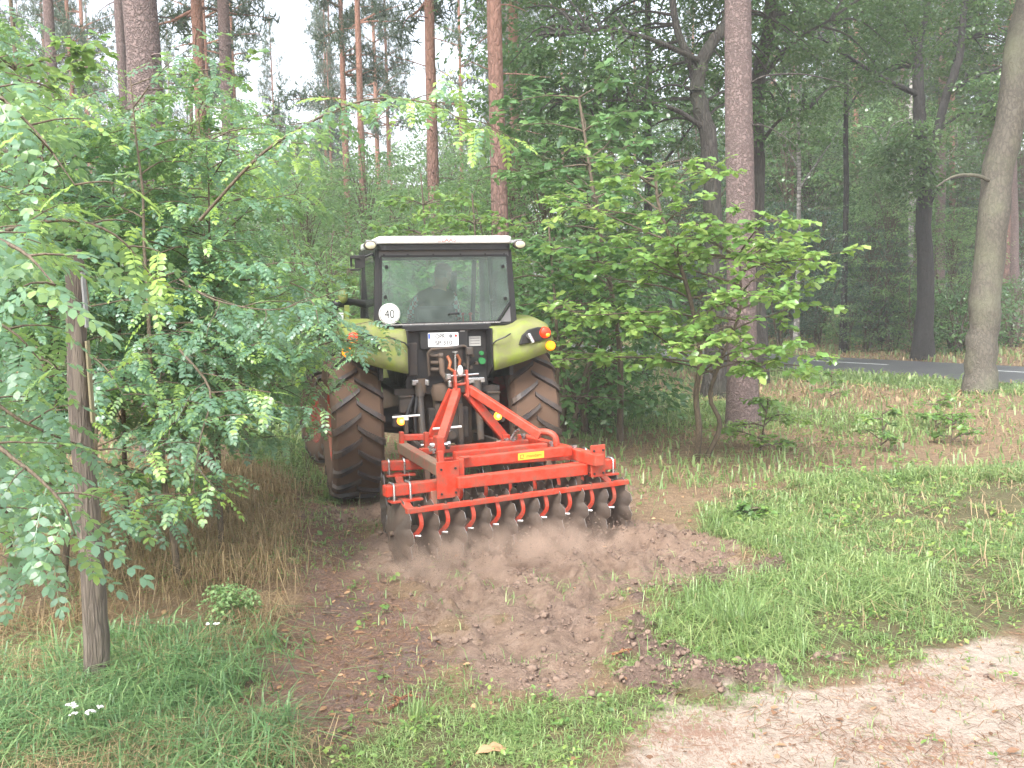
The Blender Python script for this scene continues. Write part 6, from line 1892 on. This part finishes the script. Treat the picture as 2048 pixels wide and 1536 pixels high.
# A-frame up to the top link
AP = at(921, 752, 9.42)
fl, fm = Vector((-.80, 9.40, .70)), Vector((-.08, 9.52, .70))
bl, brr = Vector((-.66, 8.75, .80)), Vector((.34, 9.14, .77))
ax2 = Vector((.055, .02, 0))
beam('brace', fl + Vector((0, 0, .05)), AP - ax2 - Vector((.02, 0, .13)), .05, .085, up=(1, 0, 0))
beam('brace', bl, AP - ax2 * .6 - Vector((0, .02, .14)), .075, .075)
beam('brace', fm + Vector((0, 0, .06)), AP + ax2 - Vector((0, 0, .16)), .06, .085, up=(1, 0, 0))
lbz = beam('brace', brr + Vector((-.08, .03, .055)), AP + ax2 * 1.2 - Vector((0, .0, .12)), .072, .078)
# its hooked foot on the right rail
hk = smooth_path([np.array(hl(q)) for q in (brr + Vector((-.12, .05, .085)), brr + Vector((-.02, .0, .09)), brr + Vector((.045, -.03, .05)), brr + Vector((.06, -.04, -.03)))], 4)
MB().tube([tuple(q) for q in hk], .032, 10).build('hook_foot', MT['red'], lbz, smooth=True)
for s_ in (-1, 1):
    q = AP + ax2 * s_ * 1.0
    ap = MB().prism([(-.07, -.20), (.06, -.20), (.05, -.03), (.02, .055), (-.03, .055), (-.06, -.05)], -.010, .010, 'X')
    ap.build('apex_plate', MT['red'], hr, bevel=.003, loc=hl(q), rot=(0, 0, R(15 - 23)))
MB().cyl(W_(AP + Vector((-.13, -.03, .0))), W_(AP + Vector((.17, .05, .012))), .011, 10).build('top_pin', MT['steel'], hr, smooth=True)
MB().sphere(W_(AP + Vector((.0, -.02, .05))), (.028, .03, .055), 12, 8).build('top_link_ball', MT['white'], hr, smooth=True)
MB().box(W_(AP + Vector((-.115, -.03, .0))), (.045, .05, .05)).cyl(W_(AP + Vector((-.1, -.03, -.04))), W_(AP + Vector((-.1, -.03, -.10))), .02, 10).build('pin_lock', MT['steel'], hr, bevel=.006)
MB().cyl(W_(AP + Vector((-.06, -.02, -.085))), W_(AP + Vector((.06, .02, -.075))), .014, 10).build('spacer_tube', MT['red'], hr, smooth=True)
# feet of the braces and T-handled pins
for q, nm in ((fl, 'foot_lug'), (fm, 'foot_lug'), (bl, 'foot_lug')):
    MB().box(hl(q + Vector((0, -.01, .02))), (.07, .12, .16)).build(nm, MT['red'], hr, bevel=.01)
    MB().cyl(W_(q + Vector((-.08, 0, .02))), W_(q + Vector((.08, .02, .02))), .019, 10).cyl(W_(q + Vector((.075, .02, .02))), W_(q + Vector((.10, .025, .02))), .028, 6).build('hitch_pin', MT['steel'], hr, smooth=True)
for q, hgt in ((Vector((-1.02, 9.46, .80)), .19), (Vector((-.60, 9.02, .74)), .19)):
    t_ = MB().cyl(W_(q), W_(q + Vector((0, 0, hgt))), .020, 10).build('jack_pin', MT['iron'], hr, smooth=True)
    MB().tube([W_(q + Vector((-.13, -.02, hgt))), W_(q + Vector((.13, .03, hgt + .01)))], .010, 8).cyl(W_(q + Vector((0, 0, hgt - .03))), W_(q + Vector((0, 0, hgt + .012))), .026, 10).build('tee_handle', MT['white'], t_, smooth=True)
for q in ((.10, 9.66, .77), (.36, 9.12, .77), (.55, 8.86, .77), (-.06, 9.45, .76), (.0, 9.42, .78), (-.74, 8.85, .79), (-.70, 8.72, .79)):
    MB().cyl(W_((q[0], q[1], q[2] - .04)), W_(q), .018, 8).cyl(W_((q[0], q[1], q[2] - .012)), W_((q[0], q[1], q[2] + .006)), .028, 6).build('frame_bolt', MT['steel'], hr)
MB().tube([W_((-.02, 9.40, .76)), W_((.02, 9.38, .84)), W_((.06, 9.36, .86))], .012, 8).build('spring_clip', MT['steel'], hr, smooth=True)

# ------------------------------------------------------------------ dust thrown up by the discs
def dust_mat():
    m = bpy.data.materials.new('soil_dust'); m.use_nodes = True
    nt = m.node_tree; nt.nodes.clear()
    out = nt.nodes.new('ShaderNodeOutputMaterial')
    pv = nt.nodes.new('ShaderNodeVolumePrincipled')
    pv.inputs['Color'].default_value = (0.72, 0.55, 0.44, 1)
    pv.inputs['Anisotropy'].default_value = 0.0
    tc = nt.nodes.new('ShaderNodeTexCoord')
    n = nt.nodes.new('ShaderNodeTexNoise'); n.inputs['Scale'].default_value = 5.0; n.inputs['Detail'].default_value = 3
    nt.links.new(tc.outputs['Object'], n.inputs['Vector'])
    sp = nt.nodes.new('ShaderNodeSeparateXYZ'); nt.links.new(tc.outputs['Object'], sp.inputs[0])
    # thins with height and towards the rim of the cloud
    ln = nt.nodes.new('ShaderNodeVectorMath'); ln.operation = 'LENGTH'
    mp = nt.nodes.new('ShaderNodeVectorMath'); mp.operation = 'MULTIPLY'; mp.inputs[1].default_value = (1 / 1.45, 1 / .66, 1 / .30)
    nt.links.new(tc.outputs['Object'], mp.inputs[0]); nt.links.new(mp.outputs[0], ln.inputs[0])
    fall = math_(nt, 'SUBTRACT', 1.0, ln.outputs['Value'], True)
    r_ = node(nt, 'ShaderNodeMapRange'); r_.inputs[1].default_value = .42; r_.inputs[2].default_value = .70
    nt.links.new(n.outputs[0], r_.inputs[0])
    dens = math_(nt, 'MULTIPLY', math_(nt, 'MULTIPLY', fall, r_.outputs[0]), 8.0)
    nt.links.new(dens, pv.inputs['Density'])
    nt.links.new(pv.outputs[0], out.inputs['Volume'])
    return m
MB().sphere((0, 0, 0), (1.45, .66, .30), 28, 14).build('dust_cloud', dust_mat(), None, loc=(-.10, 7.90, .05), rot=(0, 0, R(29)), kind='stuff', label='pale brown soil dust thrown up behind the harrow discs')
# flying crumbs
g = np.random.default_rng(33); tb = TB()
n = 900
u = g.random(n) * 2.3 - 1.15
off = -np.abs(g.normal(0.05, .22, n)) - .05
P3 = np.stack([.06 + u * math.cos(R(29.5)) - off * math.sin(R(29.5)), 8.41 + u * math.sin(R(29.5)) + off * math.cos(R(29.5)), np.abs(g.normal(.03, .09, n))], 1)
tb.scatter(*lump(g), P3, rand_frames(g, n, .6), .003 + .007 * g.random(n) ** 2, g.random(n))
link('flying_crumbs', tb.mesh('flying_crumbs'), None, [bpy.data.materials['clod_earth']], kind='stuff', label='crumbs of soil flying off the discs')

# ------------------------------------------------------------------ rain haze
hz = MB().box((0, 68, 14.0), (320, 270, 30.0))
hm_ = bpy.data.materials.new('rain_haze'); hm_.use_nodes = True
nt = hm_.node_tree; nt.nodes.clear()
o_ = nt.nodes.new('ShaderNodeOutputMaterial'); pv = nt.nodes.new('ShaderNodeVolumePrincipled')
pv.inputs['Color'].default_value = (.93, .95, .96, 1); pv.inputs['Density'].default_value = HAZE_DENSITY
nt.links.new(pv.outputs[0], o_.inputs['Volume'])
hz.build('haze', hm_, None, kind='stuff', label='thin pale rain haze between the trees')
